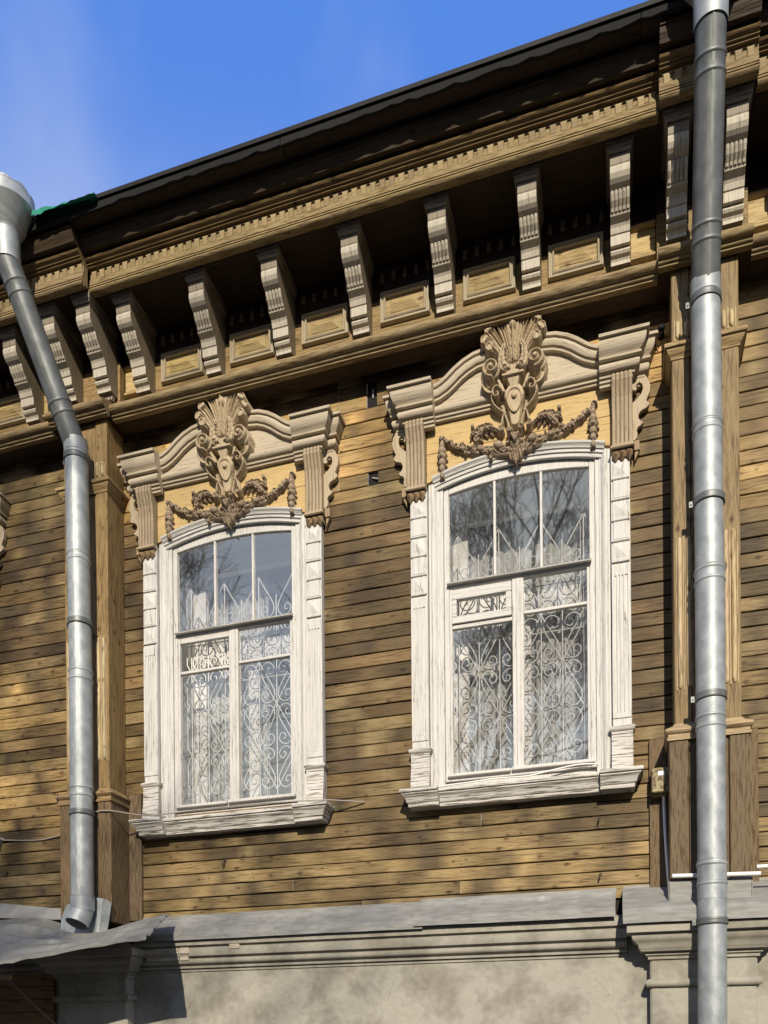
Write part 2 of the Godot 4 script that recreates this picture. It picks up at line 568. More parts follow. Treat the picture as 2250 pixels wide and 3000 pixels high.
func _ready() -> void:
	rng.seed = 20240417
	# camera: shifted lens, level, turned a little to the left
	var cam := Camera3D.new()
	cam.name = "camera"
	add_child(cam)
	cam.position = Vector3(0, 1.6, 6)
	cam.rotation_degrees = Vector3(0, 16.35, -0.47)
	cam.projection = Camera3D.PROJECTION_FRUSTUM
	cam.near = 0.05
	cam.far = 400.0
	cam.size = 3000.0 / 2380.0 * cam.near
	cam.frustum_offset = Vector2(0, 1554.0 / 2380.0 * cam.near)
	cam.current = true
	# sky
	var sm := ProceduralSkyMaterial.new()
	sm.sky_top_color = Color(0.052, 0.195, 0.68).linear_to_srgb()
	sm.sky_horizon_color = Color(0.34, 0.45, 0.72).linear_to_srgb()
	sm.sky_curve = 0.42
	sm.ground_bottom_color = Color(0.08, 0.075, 0.07).linear_to_srgb()
	sm.ground_horizon_color = Color(0.3, 0.34, 0.4).linear_to_srgb()
	sm.ground_curve = 0.1
	sm.sun_angle_max = 2.0
	sm.sky_cover = clouds()
	sm.sky_cover_modulate = Color(1, 1, 1)
	var sky := Sky.new()
	sky.sky_material = sm
	var env := Environment.new()
	env.background_mode = Environment.BG_SKY
	env.sky = sky
	env.tonemap_mode = Environment.TONE_MAPPER_LINEAR
	env.tonemap_exposure = 1.14
	env.sdfgi_enabled = true
	env.ssao_enabled = true
	env.ssil_enabled = true
	var we := WorldEnvironment.new()
	we.name = "world_environment"
	we.environment = env
	add_child(we)
	# sun: low spring sun from the right, in front of the facade
	var sun := DirectionalLight3D.new()
	sun.name = "sun"
	add_child(sun)
	sun.look_at_from_position(Vector3(0.23, 0.57, 1.0), Vector3.ZERO)
	sun.light_color = Color(1.0, 0.95, 0.87)
	sun.light_energy = 1.6
	sun.light_angular_distance = 0.5
	sun.shadow_enabled = true

	make_materials()
	ground()
	opposite()
	house = thing("wooden_house", "old brown wooden house with carved white window surrounds above a grey plastered ground floor", "house", Vector3.ZERO)
	walls()
	boards()
	cornice()
	for i in 2:
		pilaster(i)
	ground_floor()
	windows()
	downpipes()
	small_things()
	canopy()
	trees()

# ---------------------------------------------------------------- setting
func clouds() -> ImageTexture:
	# broken fair-weather cloud, thick low down and thinning to wisps overhead
	var w := 1024
	var h := 512
	var a := noise_bytes(61, 0.012, w, h, 6)
	var o := PackedByteArray()
	o.resize(w * h * 4)
	for y in h:
		var el := 90.0 - 180.0 * (y + 0.5) / h
		var k := 0.0
		if el > 0.0:
			k = 1.0 - smoothstep(33.0, 50.0, el)
		for x in w:
			var n := a[y * w + x] / 255.0
			var i := (y * w + x) * 4
			var c := 0.0
			if el > -2.0:
				c = lerpf(smoothstep(0.45, 0.95, n) * 0.30, 0.66 + 0.34 * smoothstep(0.38, 0.62, n), k)
			o[i] = 178
			o[i + 1] = 165
			o[i + 2] = 85
			o[i + 3] = int(clampf(c, 0, 1) * 255)
	return ImageTexture.create_from_image(Image.create_from_data(w, h, false, Image.FORMAT_RGBA8, o))

func opposite() -> void:
	# unseen row added to block low sky light; sunless fronts face the wooden house
	var x := -46.0
	var k := 0
	for s in [[16.0, 9.5, Color(0.20, 0.11, 0.08), "long dull red house added across the street, unseen, to block low sky light"], [22.0, 11.5, Color(0.19, 0.17, 0.14), "tall grey house added across the street, unseen, to block low sky light"], [20.0, 10.0, Color(0.16, 0.11, 0.06), "brown house added across the street, unseen, to block low sky light"], [26.0, 11.0, Color(0.20, 0.17, 0.12), "long house in pale brown added across the street, unseen, to block low sky light"]]:
		var t := thing("added_street_house", s[3], "house", Vector3(x + s[0] / 2, 0, 34), "added houses across the street")
		var hw: float = s[0] / 2 - 0.3
		var b := mb(0, s[2])
		b.box(Vector3(-hw, -0.3, 0), Vector3(hw, s[1], 9), 0.02)
		put("wall", b.mesh(), M.plain_vertex, t)
		b = mb(0, Color(0.07, 0.06, 0.055))
		b.sweep([Vector2(0.5, s[1] - 0.1), Vector2(0.5, s[1] + 0.02), Vector2(-4.5, s[1] + 2.4), Vector2(-9.5, s[1]), Vector2(-9.5, s[1] - 0.1)], [Vector3(-hw - 0.2, 0, 0), Vector3(hw + 0.2, 0, 0)], Vector3.UP, -1.0)
		put("roof", b.mesh(), M.plain_vertex, t)
		for r in int(s[1] / 3.4):
			for c in int(hw):
				b = mb(0, Color(0.05, 0.055, 0.06))
				var wx := -hw + 1.0 + c * 2.0
				b.box(Vector3(wx - 0.45, 1.2 + r * 3.3, -0.03), Vector3(wx + 0.45, 2.9 + r * 3.3, 0.02), 0.01)
				put("window", b.mesh(), M.plain_vertex, t)
		x += s[0]

func ground() -> void:
	var b := mb()
	b.box(Vector3(-200, -0.6, -200), Vector3(200, -0.12, 200), 0.01)
	var o := put("road", b.mesh(), M.asphalt)
	o.set_meta("kind", "structure")
	b = mb()
	b.box(Vector3(-40, -0.5, -0.2), Vector3(40, 0.0, 7.5), 0.01)
	o = put("pavement", b.mesh(), M.asphalt)
	o.set_meta("kind", "structure")

# ---------------------------------------------------------------- house shell
func walls() -> void:
	var b := mb()
	var hx := 0.6
	var y0 := 3.50
	var y1 := 5.86
	# the log wall behind the boards, with window openings
	var x := WALL_L
	for i in 3:
		b.box(Vector3(x, 2.3, -0.25), Vector3(WIN[i] - hx, 8.0, -0.024), 0.002)
		b.box(Vector3(WIN[i] - hx, 2.3, -0.25), Vector3(WIN[i] + hx, y0 + WDY[i], -0.024), 0.002)
		b.box(Vector3(WIN[i] - hx, y1 + WDY[i], -0.25), Vector3(WIN[i] + hx, 8.0, -0.024), 0.002)
		x = WIN[i] + hx
	b.box(Vector3(x, 2.3, -0.25), Vector3(WALL_R, 8.0, -0.024), 0.002)
	put("wall", b.mesh(), M.backing, house)
	b = mb()
	b.box(Vector3(WALL_L, 0, -6.0), Vector3(WALL_L + 0.2, 8.0, -0.252), 0.01)
	b.box(Vector3(WALL_R - 0.2, 0, -6.0), Vector3(WALL_R, 8.0, -0.252), 0.01)
	b.box(Vector3(WALL_L + 0.202, 0, -6.0), Vector3(WALL_R - 0.202, 8.0, -5.8), 0.01)
	b.col = Color(0.24, 0.16, 0.08)
	put("side_wall", b.mesh(), M.wood, house)
	b = mb()
	b.box(Vector3(WALL_L + 0.21, 2.4, -5.79), Vector3(WALL_R - 0.21, 2.6, -0.255), 0.01)
	b.box(Vector3(WALL_L + 0.21, 6.5, -5.79), Vector3(WALL_R - 0.21, 6.7, -0.255), 0.01)
	b.box(Vector3(WALL_L + 0.21, 2.602, -4.0), Vector3(WALL_R - 0.21, 6.498, -3.9), 0.01)
	put("room_lining", b.mesh(), M.room, house)
	# roof
	b = mb()
	b.col = Color(0.08, 0.078, 0.075)
	b.sweep([Vector2(0.785, 7.902), Vector2(0.79, 7.926), Vector2(-2.6, 9.1), Vector2(-6.3, 7.94), Vector2(-6.3, 7.90), Vector2(-2.6, 9.05)], [Vector3(WALL_L - 0.3, 0, 0), Vector3(WALL_R + 0.3, 0, 0)], Vector3.UP)
	put("roof", b.mesh(), M.old_zinc, house)

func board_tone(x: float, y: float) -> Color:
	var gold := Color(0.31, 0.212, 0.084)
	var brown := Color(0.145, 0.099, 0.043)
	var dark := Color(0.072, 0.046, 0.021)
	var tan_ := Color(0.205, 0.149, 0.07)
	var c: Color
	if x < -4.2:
		if y > 6.62: c = Color(0.06, 0.037, 0.02)  # shade under the ledge painted into the top rows
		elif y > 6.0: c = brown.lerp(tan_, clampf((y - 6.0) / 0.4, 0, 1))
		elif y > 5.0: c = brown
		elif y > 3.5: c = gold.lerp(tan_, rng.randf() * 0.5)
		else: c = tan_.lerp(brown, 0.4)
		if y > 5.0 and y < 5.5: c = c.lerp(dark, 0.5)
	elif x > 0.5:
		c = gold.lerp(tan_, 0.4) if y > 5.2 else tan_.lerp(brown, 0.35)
	elif y > 6.62: c = Color(0.06, 0.037, 0.02)  # top rows coloured dark for the shade below the ledge
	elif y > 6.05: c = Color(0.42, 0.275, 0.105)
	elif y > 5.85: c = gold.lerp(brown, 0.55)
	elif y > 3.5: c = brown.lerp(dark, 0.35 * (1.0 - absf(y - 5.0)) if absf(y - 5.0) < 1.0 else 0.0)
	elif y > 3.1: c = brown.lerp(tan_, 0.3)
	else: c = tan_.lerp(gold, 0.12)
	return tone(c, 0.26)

var stain: FastNoiseLite
func board(xa: float, xb: float, ya: float, yb: float, z := 0.0) -> void:
	var b := mb(0)
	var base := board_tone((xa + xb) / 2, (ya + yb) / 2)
	var n := maxi(1, int((xb - xa) / 0.11))
	if stain == null:
		stain = FastNoiseLite.new()
		stain.seed = 3
		stain.frequency = 1.0
		stain.fractal_octaves = 4
	var ph := rng.randf() * 20.0
	var zt := z + rng.randf_range(-0.0025, 0.0015)
	var tilt := rng.randf_range(-0.0015, 0.003)
	var rows := []
	var dip := 0.0
	for i in n + 1:
		var x := lerpf(xa, xb, float(i) / n)
		var w := 0.0016 * sin(x * 3.1 + ph) + 0.0009 * sin(x * 11.0 + ph * 3.0)
		if rng.randf() < 0.06: dip = 0.004
		else: dip *= 0.4
		var ym := (ya + yb) / 2
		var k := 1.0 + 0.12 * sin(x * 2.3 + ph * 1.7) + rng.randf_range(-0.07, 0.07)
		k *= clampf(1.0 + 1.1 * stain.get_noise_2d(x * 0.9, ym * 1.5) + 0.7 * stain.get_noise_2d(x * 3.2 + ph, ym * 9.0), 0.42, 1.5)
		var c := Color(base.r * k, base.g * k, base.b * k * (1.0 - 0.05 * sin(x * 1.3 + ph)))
		# bleached straw-coloured patches and blackened streaks
		var s2 := stain.get_noise_2d(x * 1.7 + 40.0, ym * 4.0 + ph * 0.15)
		var s3 := stain.get_noise_2d(x * 2.6 - 30.0, ym * 2.2)
		c = c.lerp(Color(0.33, 0.255, 0.125), 0.55 * smoothstep(0.16, 0.42, s2))
		c = c.lerp(Color(0.05, 0.039, 0.025), 0.70 * smoothstep(0.14, 0.42, s3))
		rows.append([x, ya + w + dip, yb + w * 0.6, c])
	for i in n:
		var p: Array = rows[i]
		var q: Array = rows[i + 1]
		var e := 0.003
		var yz := [[p[1], -0.024 + z, q[1]], [p[1], zt - e, q[1]], [p[1] + e, zt, q[1] + e], [p[2] - e, zt + tilt, q[2] - e], [p[2], zt + tilt - e, q[2]], [p[2], -0.024 + z, q[2]]]
		var nn := [Vector3(0, -1, 0), Vector3(0, -0.6, 0.8), Vector3(0, 0, 1), Vector3(0, 0.6, 0.8), Vector3(0, 1, 0)]
		for s in 5:
			var i0 := b.v(Vector3(p[0], yz[s][0], yz[s][1]), nn[s], null, p[3])
			b.v(Vector3(q[0], yz[s][2], yz[s][1]), nn[s], null, q[3])
			b.v(Vector3(q[0], yz[s + 1][2], yz[s + 1][1]), nn[s], null, q[3])
			b.v(Vector3(p[0], yz[s + 1][0], yz[s + 1][1]), nn[s], null, p[3])
			b.idx(i0, i0 + 1, i0 + 2)
			b.idx(i0, i0 + 2, i0 + 3)
	for e in [0, n]:
		var r: Array = rows[e]
		b.quad(Vector3(r[0], r[1], -0.024 + z), Vector3(r[0], r[2], -0.024 + z), Vector3(r[0], r[2], zt), Vector3(r[0], r[1], zt), Vector3(-1 if e == 0 else 1, 0, 0))
	put("board", b.mesh(), M.wood, house)

func boards() -> void:
	var nails := mb(0)
	var vents := [[6.5, -1.815], [6.6, -1.815], [5.9, -1.81]]
	for k in range(26, 68):
		var y := k * 0.1 + 0.005
		var gap := rng.randf_range(0.006, 0.0115)
		var ya := y + gap / 2
		var yb := y + 0.1 - gap / 2
		var spans := []
		if y > 3.42 and y < 5.82:
			spans = [[WALL_L, WIN[0] - 0.68], [WIN[0] + 0.68, PIL[0] - 0.1], [PIL[0] + 0.1, WIN[1] - 0.68], [WIN[1] + 0.68, WIN[2] - 0.68], [WIN[2] + 0.68, PIL[1] - 0.1], [PIL[1] + 0.1, WALL_R]]
		elif y >= 5.82:
			spans = [[WALL_L, PIL[0] - 0.1], [PIL[0] + 0.1, -2.085], [-2.085, PIL[1] - 0.1], [PIL[1] + 0.1, WALL_R]]
		else:
			spans = [[WALL_L, PIL[0] - 0.1], [PIL[0] + 0.1, PIL[1] - 0.1], [PIL[1] + 0.1, WALL_R]]
		for s in spans:
			var cut := false
			for v in vents:
				if absf(y - 0.005 - v[0]) < 0.02 and s[0] < v[1] and s[1] > v[1]:
					board(s[0], v[1] - 0.042, ya, yb)
					board(v[1] + 0.042, s[1] - 0.002, ya, yb)
					cut = true
			if not cut:
				var xj: float = lerpf(s[0], s[1], rng.randf_range(0.3, 0.7))
				if s[1] - s[0] > 1.6 and rng.randf() < 0.3:
					board(s[0], xj - 0.002, ya, yb)
					board(xj + 0.002, s[1] - 0.002, ya, yb)
				else:
					board(s[0], s[1] - 0.002, ya, yb)
				# a pair of nails wherever the board crosses a stud
				var xs: float = ceilf(s[0] / 0.57) * 0.57
				while xs < s[1] - 0.03:
					if xs > -5.4 and xs < 1.1 and rng.randf() < 0.8:
						for f in [0.22, 0.78]:
							var p := Vector3(xs + rng.randf_range(-0.02, 0.02), lerpf(ya, yb, f) + rng.randf_range(-0.006, 0.006), 0.0)
							nails.tube([p + Vector3(0, 0, -0.004), p + Vector3(0, 0, 0.0032)], 0.0036, 6)
					xs += 0.57
	put("nail_heads", nails.mesh(), M.iron, house).set_meta("kind", "stuff")
	# little iron grilles inside the two vent holes
	for p in [Vector3(-1.81, 6.61, -0.02), Vector3(-1.80, 5.955, -0.02)]:
		var b := mb()
		b.tube([p + Vector3(0, -0.03, 0.006), p + Vector3(0.004, 0.035, 0.012)] if p.y > 6.2 else [p + Vector3(-0.02, 0.01, 0.006), p + Vector3(0.03, -0.012, 0.016)], 0.006, 6)
		var hole := put("vent_shade_plate", null, M.black, house)  # black plate stands in for the dark of the hole
		put("vent_peg", b.mesh(), M.cable, hole)
		b = mb()
		b.box(p + Vector3(-0.048, -0.115, -0.0035), p + Vector3(0.048, 0.115, -0.001), 0.0005)
		hole.mesh = b.mesh()

# ---------------------------------------------------------------- cornice
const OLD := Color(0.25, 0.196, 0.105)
const SHADE_TONE := Color(0.04, 0.026, 0.017)  # near-black tone that paints shade onto soffits and upper frieze

func sections() -> Array:
	# x from, x to, how far it stands forward, is it over a pilaster
	return [[WALL_L, PIL[0] - 0.30, 0.0, false], [PIL[0] - 0.298, PIL[0] + 0.248, 0.085, true], [PIL[0] + 0.25, PIL[1] - 0.292, 0.0, false], [PIL[1] - 0.29, PIL[1] + 0.288, 0.085, true], [PIL[1] + 0.29, WALL_R, 0.0, false]]

func tooth() -> ArrayMesh:
	# the wood left standing between two round-headed niches
	var b := mb(0)
	var w := 0.01975
	var pts := [Vector2(-w, 0), Vector2(w, 0), Vector2(w, 0.05)]
	for k in range(1, 6):
		var a := PI - PI / 2 * k / 5.0
		pts.append(Vector2(w + 0.015 + 0.015 * cos(a), 0.05 + 0.015 * sin(a)))
	pts.append(Vector2(w + 0.0148, 0.074))
	pts.append(Vector2(-w - 0.0148, 0.074))
	for k in range(5, 0, -1):
		var a := PI - PI / 2 * k / 5.0
		pts.append(Vector2(-w - 0.015 - 0.015 * cos(a), 0.05 + 0.015 * sin(a)))
	pts.append(Vector2(-w, 0.05))
	b.plate(pts, 0.0, 0.0165, 0.003)
	return b.mesh()

func cornice() -> void:
	var th := tooth()
	var teeth_mats := []
	for k in 5:
		var m: StandardMaterial3D = M.wood.duplicate()
		m.albedo_color = tone(Color(0.30, 0.237, 0.13), 0.25).linear_to_srgb()
		m.vertex_color_use_as_albedo = false
		m.resource_name = "niche_wood"
		teeth_mats.append(m)
	for s in sections():
		var xa: float = s[0]
		var xb: float = s[1]
		var d: float = s[2]
		var prof := func(l: Array) -> Array:
			var o := []
			for p in l: o.append(Vector2(p[0] + (d if p[0] > 0.1 else 0.0), p[1]))
			return o
		var ends := [Vector3(xa, 0, 0), Vector3(xb, 0, 0)]
		# broad front board with the niches, on a roll and fillets
		var b := mb(0, tone(OLD, 0.08))
		b.sweep(prof.call([[0.44, 7.532], [0.472, 7.53], [0.476, 7.516], [0.492, 7.508], [0.51, 7.513], [0.518, 7.527], [0.512, 7.54], [0.503, 7.545], [0.503, 7.552], [0.509, 7.553], [0.509, 7.562], [0.502, 7.563], [0.502, 7.57], [0.508, 7.571], [0.508, 7.58], [0.502, 7.581], [0.502, 7.615], [0.491, 7.615], [0.491, 7.689], [0.44, 7.689]]), ends, Vector3.UP)
		var c := put("cornice_section", b.mesh(), M.peeling_wood, house)
		b = mb(0, tone(Color(0.19, 0.13, 0.058), 0.08))
		b.sweep(prof.call([[0.40, 7.690], [0.525, 7.690], [0.525, 7.701], [0.54, 7.702], [0.54, 7.709], [0.545, 7.712], [0.56, 7.717], [0.568, 7.729], [0.562, 7.742], [0.55, 7.747], [0.55, 7.752], [0.40, 7.752]]), ends, Vector3.UP)
		put("bed_moulding", b.mesh(), M.wood, c)
		b = mb(0, tone(Color(0.05, 0.034, 0.018), 0.1))  # wood darkened to carry the shade under the eave
		b.sweep(prof.call([[0.03, 7.753], [0.605, 7.753], [0.607, 7.758], [0.612, 7.772], [0.624, 7.786], [0.633, 7.803], [0.636, 7.825], [0.645, 7.826], [0.645, 7.838], [0.03, 7.838]]), ends, Vector3.UP)
		put("crown_moulding", b.mesh(), M.wood, c)
		b = mb(0, tone(SHADE_TONE, 0.1))  # underside painted with its shade
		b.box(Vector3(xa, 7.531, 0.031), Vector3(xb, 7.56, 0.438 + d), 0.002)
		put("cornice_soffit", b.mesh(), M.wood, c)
		var n := int((xb - xa - 0.04) / 0.0695)
		var st := xa + ((xb - xa) - n * 0.0695) / 2
		for k in n + 1:
			if st + k * 0.0695 < -5.9 or st + k * 0.0695 > 1.3:
				continue
			var t := put("dentil_block", th, teeth_mats[rng.randi() % 5], c)
			t.position = Vector3(st + k * 0.0695, 7.6152, 0.4852 + d)
		# ledge under the frieze
		b = mb(0, tone(OLD, 0.08))
		b.sweep(prof.call([[0.17, 6.728], [0.205, 6.726], [0.21, 6.73], [0.21, 6.742], [0.222, 6.744], [0.228, 6.752], [0.228, 6.762], [0.242, 6.764], [0.262, 6.773], [0.272, 6.795], [0.264, 6.816], [0.246, 6.826], [0.17, 6.853]]), ends, Vector3.UP)
		var lg := put("ledge", b.mesh(), M.peeling_wood, house)
		b = mb(0, tone(SHADE_TONE, 0.15))  # ledge underside, its shade put into the colour
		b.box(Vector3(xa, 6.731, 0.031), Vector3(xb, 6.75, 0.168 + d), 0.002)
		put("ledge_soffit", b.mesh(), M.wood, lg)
		b = mb(0, tone(OLD, 0.1))
		b.sweep([Vector2(0.02, 6.80), Vector2(0.168 + d, 6.80), Vector2(0.168 + d, 6.853), Vector2(0.02, 6.915)], ends, Vector3.UP)
		put("ledge_top", b.mesh(), M.peeling_wood, lg)
		# frieze boards
		b = mb(0, tone(Color(0.27, 0.19, 0.085), 0.1))
		b.box(Vector3(xa, 6.86, 0.001), Vector3(xb, 7.27, 0.03 + d * 0.9), 0.002)
		put("frieze", b.mesh(), M.wood, house)
		b = mb(0, tone(SHADE_TONE, 0.1))  # upper board dark with painted cornice shade
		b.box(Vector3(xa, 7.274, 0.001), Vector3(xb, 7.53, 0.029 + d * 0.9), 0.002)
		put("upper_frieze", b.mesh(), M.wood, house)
	# eave: soffit boards and a ragged edge board, coloured dark for its shade
	var x := WALL_L
	while x < WALL_R - 0.1:
		var l := rng.randf_range(1.6, 2.4)
		var xe := minf(x + l, WALL_R)
		var b := mb(0, tone(SHADE_TONE, 0.2))
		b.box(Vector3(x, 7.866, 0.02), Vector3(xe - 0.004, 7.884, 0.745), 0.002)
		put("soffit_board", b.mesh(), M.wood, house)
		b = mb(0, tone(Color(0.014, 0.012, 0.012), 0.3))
		var pts := []
		var n := int((xe - x) / 0.06)
		for k in n + 1:
			pts.append(Vector2(lerpf(x, xe - 0.004, float(k) / n), 7.845 + rng.randf_range(-0.006, 0.006) + (0.012 if rng.randf() < 0.2 else 0.0)))
		pts.append(Vector2(xe - 0.004, 7.90))
		pts.append(Vector2(x, 7.90))
		b.plate(pts, 0.747, 0.77, 0.002, true)
		put("eave_board", b.mesh(), M.black, house)
		x = xe
	# brackets
	var brs := [bracket_mesh(), bracket_mesh(), bracket_mesh(), bracket_mesh()]
	var cap := mb(1, Color(0.45, 0.40, 0.33))
	cap.sweep([Vector2(0.0, 7.465), Vector2(0.006, 7.466), Vector2(0.012, 7.48), Vector2(0.024, 7.505), Vector2(0.026, 7.5285), Vector2(0.0, 7.5285)], [Vector3(-0.064, 0, 0.04), Vector3(-0.064, 0, 0.402), Vector3(0.064, 0, 0.402), Vector3(0.064, 0, 0.04)], Vector3.UP)
	var capm := cap.mesh()
	var comb := mb(1, Color(0.75, 0.70, 0.62))
	for k in 4:
		var cx := -0.042 + 0.028 * k
		comb.plate([Vector2(cx - 0.011, 6.985), Vector2(cx + 0.011, 6.985), Vector2(cx + 0.009, 6.95), Vector2(cx, 6.938), Vector2(cx - 0.009, 6.95)], 0.05, 0.085, 0.003)
	var combm := comb.mesh()
	for p in [[-6.75, 0.0], [-6.1, 0.0], [-5.47, 0.0], [-4.84, 0.0], [PIL[0] - 0.17, 0.085], [PIL[0] + 0.165, 0.085], [-3.75, 0.0], [-3.105, 0.0], [-2.495, 0.0], [-1.86, 0.0], [-1.21, 0.0], [-0.58, 0.0], [0.03, 0.0], [PIL[1] - 0.17, 0.085], [PIL[1] + 0.18, 0.085], [1.1, 0.0], [1.75, 0.0]]:
		var o := put("cornice_bracket", brs[rng.randi() % 4], M.white_paint, house)
		o.position = Vector3(p[0], 0, p[1])
		put("bracket_cap", capm, M.flaking_paint, o)
		put("comb_drop", combm, M.peeling_paint, o)
	# frieze panels between the brackets, and the small pendants above them
	var fr := mb(0, Color(0.66, 0.58, 0.43))
	fr.sweep([Vector2(0.0, 0.0), Vector2(0.0, 0.028), Vector2(0.006, 0.034), Vector2(0.014, 0.03), Vector2(0.018, 0.022), Vector2(0.024, 0.022), Vector2(0.03, 0.032), Vector2(0.04, 0.030), Vector2(0.046, 0.012), Vector2(0.046, 0.0)], [Vector3(-0.149, 0, 0), Vector3(-0.149, 0.15, 0), Vector3(0.149, 0.15, 0), Vector3(0.149, 0, 0), Vector3(-0.149, 0, 0)], Vector3(0, 0, 1), -1.0, false, false)
	var frm := fr.mesh()
	var dp := mb(1, Color(0.30, 0.26, 0.2))
	dp.plate([Vector2(-0.018, 0.06), Vector2(-0.012, 0.02), Vector2(-0.02, 0.008), Vector2(0, -0.012), Vector2(0.02, 0.008), Vector2(0.012, 0.02), Vector2(0.018, 0.06)], 0, 0.02, 0.004)
	var dpm := dp.mesh()
	for c in [-5.79, -5.155, -3.4275, -2.80, -2.1775, -1.535, -0.895, -0.275]:
		var b := mb(0, tone(Color(0.36, 0.275, 0.13), 0.12))
		b.box(Vector3(c - 0.15, 7.115, 0.031), Vector3(c + 0.15, 7.267, 0.043), 0.002)
		# the flat raised field with a low hipped face
		var f := [Vector3(c - 0.115, 7.145, 0.046), Vector3(c + 0.115, 7.145, 0.046), Vector3(c + 0.115, 7.237, 0.046), Vector3(c - 0.115, 7.237, 0.046)]
		var m := [Vector3(c - 0.06, 7.191, 0.062), Vector3(c + 0.06, 7.191, 0.062)]
		b.quad(f[0], f[1], m[1], m[0], Vector3(0, -0.33, 0.94))
		b.quad(f[3], f[2], m[1], m[0], Vector3(0, 0.33, 0.94))
		b.tri(f[0], f[3], m[0], Vector3(-0.28, 0, 0.96))
		b.tri(f[1], f[2], m[1], Vector3(0.28, 0, 0.96))
		var p := put("frieze_panel", b.mesh(), M.wood, house)
		var q := put("panel_frame", frm, M.white_paint, p)
		q.position = Vector3(c, 7.116, 0.031)
		for k in 5:
			var t := put("pendant", dpm, M.peeling_paint, p)
			t.position = Vector3(c - 0.18 + 0.09 * k, 7.405 + rng.randf_range(-0.006, 0.006), 0.03)
	for r in [[-4.78, PIL[0] - 0.31], [PIL[0] + 0.26, -3.82], [0.10, 0.265], [0.855, 1.03]]:
		for y in [7.05, 7.27]:
			var b := mb(0, Color(0.42, 0.31, 0.16))
			b.sweep([Vector2(0.03, y - 0.02), Vector2(0.05, y - 0.018), Vector2(0.066, y - 0.006), Vector2(0.066, y + 0.01), Vector2(0.03, y + 0.018)], [Vector3(r[0], 0, 0), Vector3(r[1], 0, 0)], Vector3.UP)
			put("frieze_rail", b.mesh(), M.wood, house)
		var b2 := mb(0, tone(Color(0.46, 0.35, 0.17), 0.1))
		b2.box(Vector3(r[0], 7.08, 0.031), Vector3(r[1], 7.245, 0.044), 0.003)
		put("frieze_field", b2.mesh(), M.wood, house)

func bracket_mesh() -> ArrayMesh:
	# outline in the (z, y) plane, stepped and scrolled; the fluted belly is five reeds
	var out := [[0.072, 6.985], [0.118, 6.985], [0.12, 7.006], [0.13, 7.022], [0.148, 7.03], [0.158, 7.044], [0.152, 7.06], [0.145, 7.065], [0.145, 7.072], [0.176, 7.072], [0.182, 7.132], [0.19, 7.137], [0.196, 7.152], [0.202, 7.168], [0.214, 7.184], [0.236, 7.197], [0.25, 7.203], [0.255, 7.212], [0.262, 7.219], [0.272, 7.235], [0.298, 7.258], [0.314, 7.284], [0.322, 7.304], [0.338, 7.310], [0.352, 7.317], [0.372, 7.333], [0.387, 7.357], [0.392, 7.382], [0.386, 7.402], [0.39, 7.41], [0.396, 7.47], [0.40, 7.5285]]
	var b := mb(1)
	var w := 0.0635
	for i in out.size() - 1:
		var p: Array = out[i]
		var q: Array = out[i + 1]
		var n := Vector3(0, -(q[0] - p[0]), q[1] - p[1]).normalized()
		var k := 1.0
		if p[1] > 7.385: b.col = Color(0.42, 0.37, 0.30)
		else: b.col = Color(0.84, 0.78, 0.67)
		if p[1] > 7.215 and q[1] < 7.306:
			for r in 5:
				for h in 4:
					var a0 := PI * (h / 4.0)
					var a1 := PI * ((h + 1) / 4.0)
					var c := -w + (r + 0.5) * w * 2 / 5
					var x0 := c - cos(a0) * w / 5
					var x1 := c - cos(a1) * w / 5
					var d0 := n * (sin(a0) * 0.011 - 0.005)
					var d1 := n * (sin(a1) * 0.011 - 0.005)
					var m0 := (n * sin(a0) - Vector3(cos(a0), 0, 0)).normalized()
					var m1 := (n * sin(a1) - Vector3(cos(a1), 0, 0)).normalized()
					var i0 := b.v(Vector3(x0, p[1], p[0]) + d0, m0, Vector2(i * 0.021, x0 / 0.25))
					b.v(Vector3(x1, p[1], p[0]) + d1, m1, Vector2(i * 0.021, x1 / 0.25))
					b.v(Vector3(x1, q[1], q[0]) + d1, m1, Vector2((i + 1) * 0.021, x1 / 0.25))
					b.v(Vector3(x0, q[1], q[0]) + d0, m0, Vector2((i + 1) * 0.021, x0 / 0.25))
					b.idx(i0, i0 + 1, i0 + 2)
					b.idx(i0, i0 + 2, i0 + 3)
		else:
			var u0 := i * 0.021
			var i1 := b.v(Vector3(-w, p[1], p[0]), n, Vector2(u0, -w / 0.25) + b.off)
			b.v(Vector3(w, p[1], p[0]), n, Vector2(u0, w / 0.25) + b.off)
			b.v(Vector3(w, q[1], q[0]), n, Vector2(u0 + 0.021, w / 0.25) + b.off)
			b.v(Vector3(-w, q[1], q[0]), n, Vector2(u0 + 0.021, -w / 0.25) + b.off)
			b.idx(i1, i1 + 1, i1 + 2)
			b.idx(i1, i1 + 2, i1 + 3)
		b.col = Color(0.36, 0.30, 0.22)  # sides coloured darker in place of shade
		for s in [-1, 1]:
			b.quad(Vector3(s * w, p[1], 0.03), Vector3(s * w, p[1], p[0]), Vector3(s * w, q[1], q[0]), Vector3(s * w, q[1], 0.03), Vector3(s, 0, 0))
	b.quad(Vector3(-w, 6.985, 0.03), Vector3(w, 6.985, 0.03), Vector3(w, 6.985, 0.118), Vector3(-w, 6.985, 0.118), Vector3(0, -1, 0))
	return b.mesh()

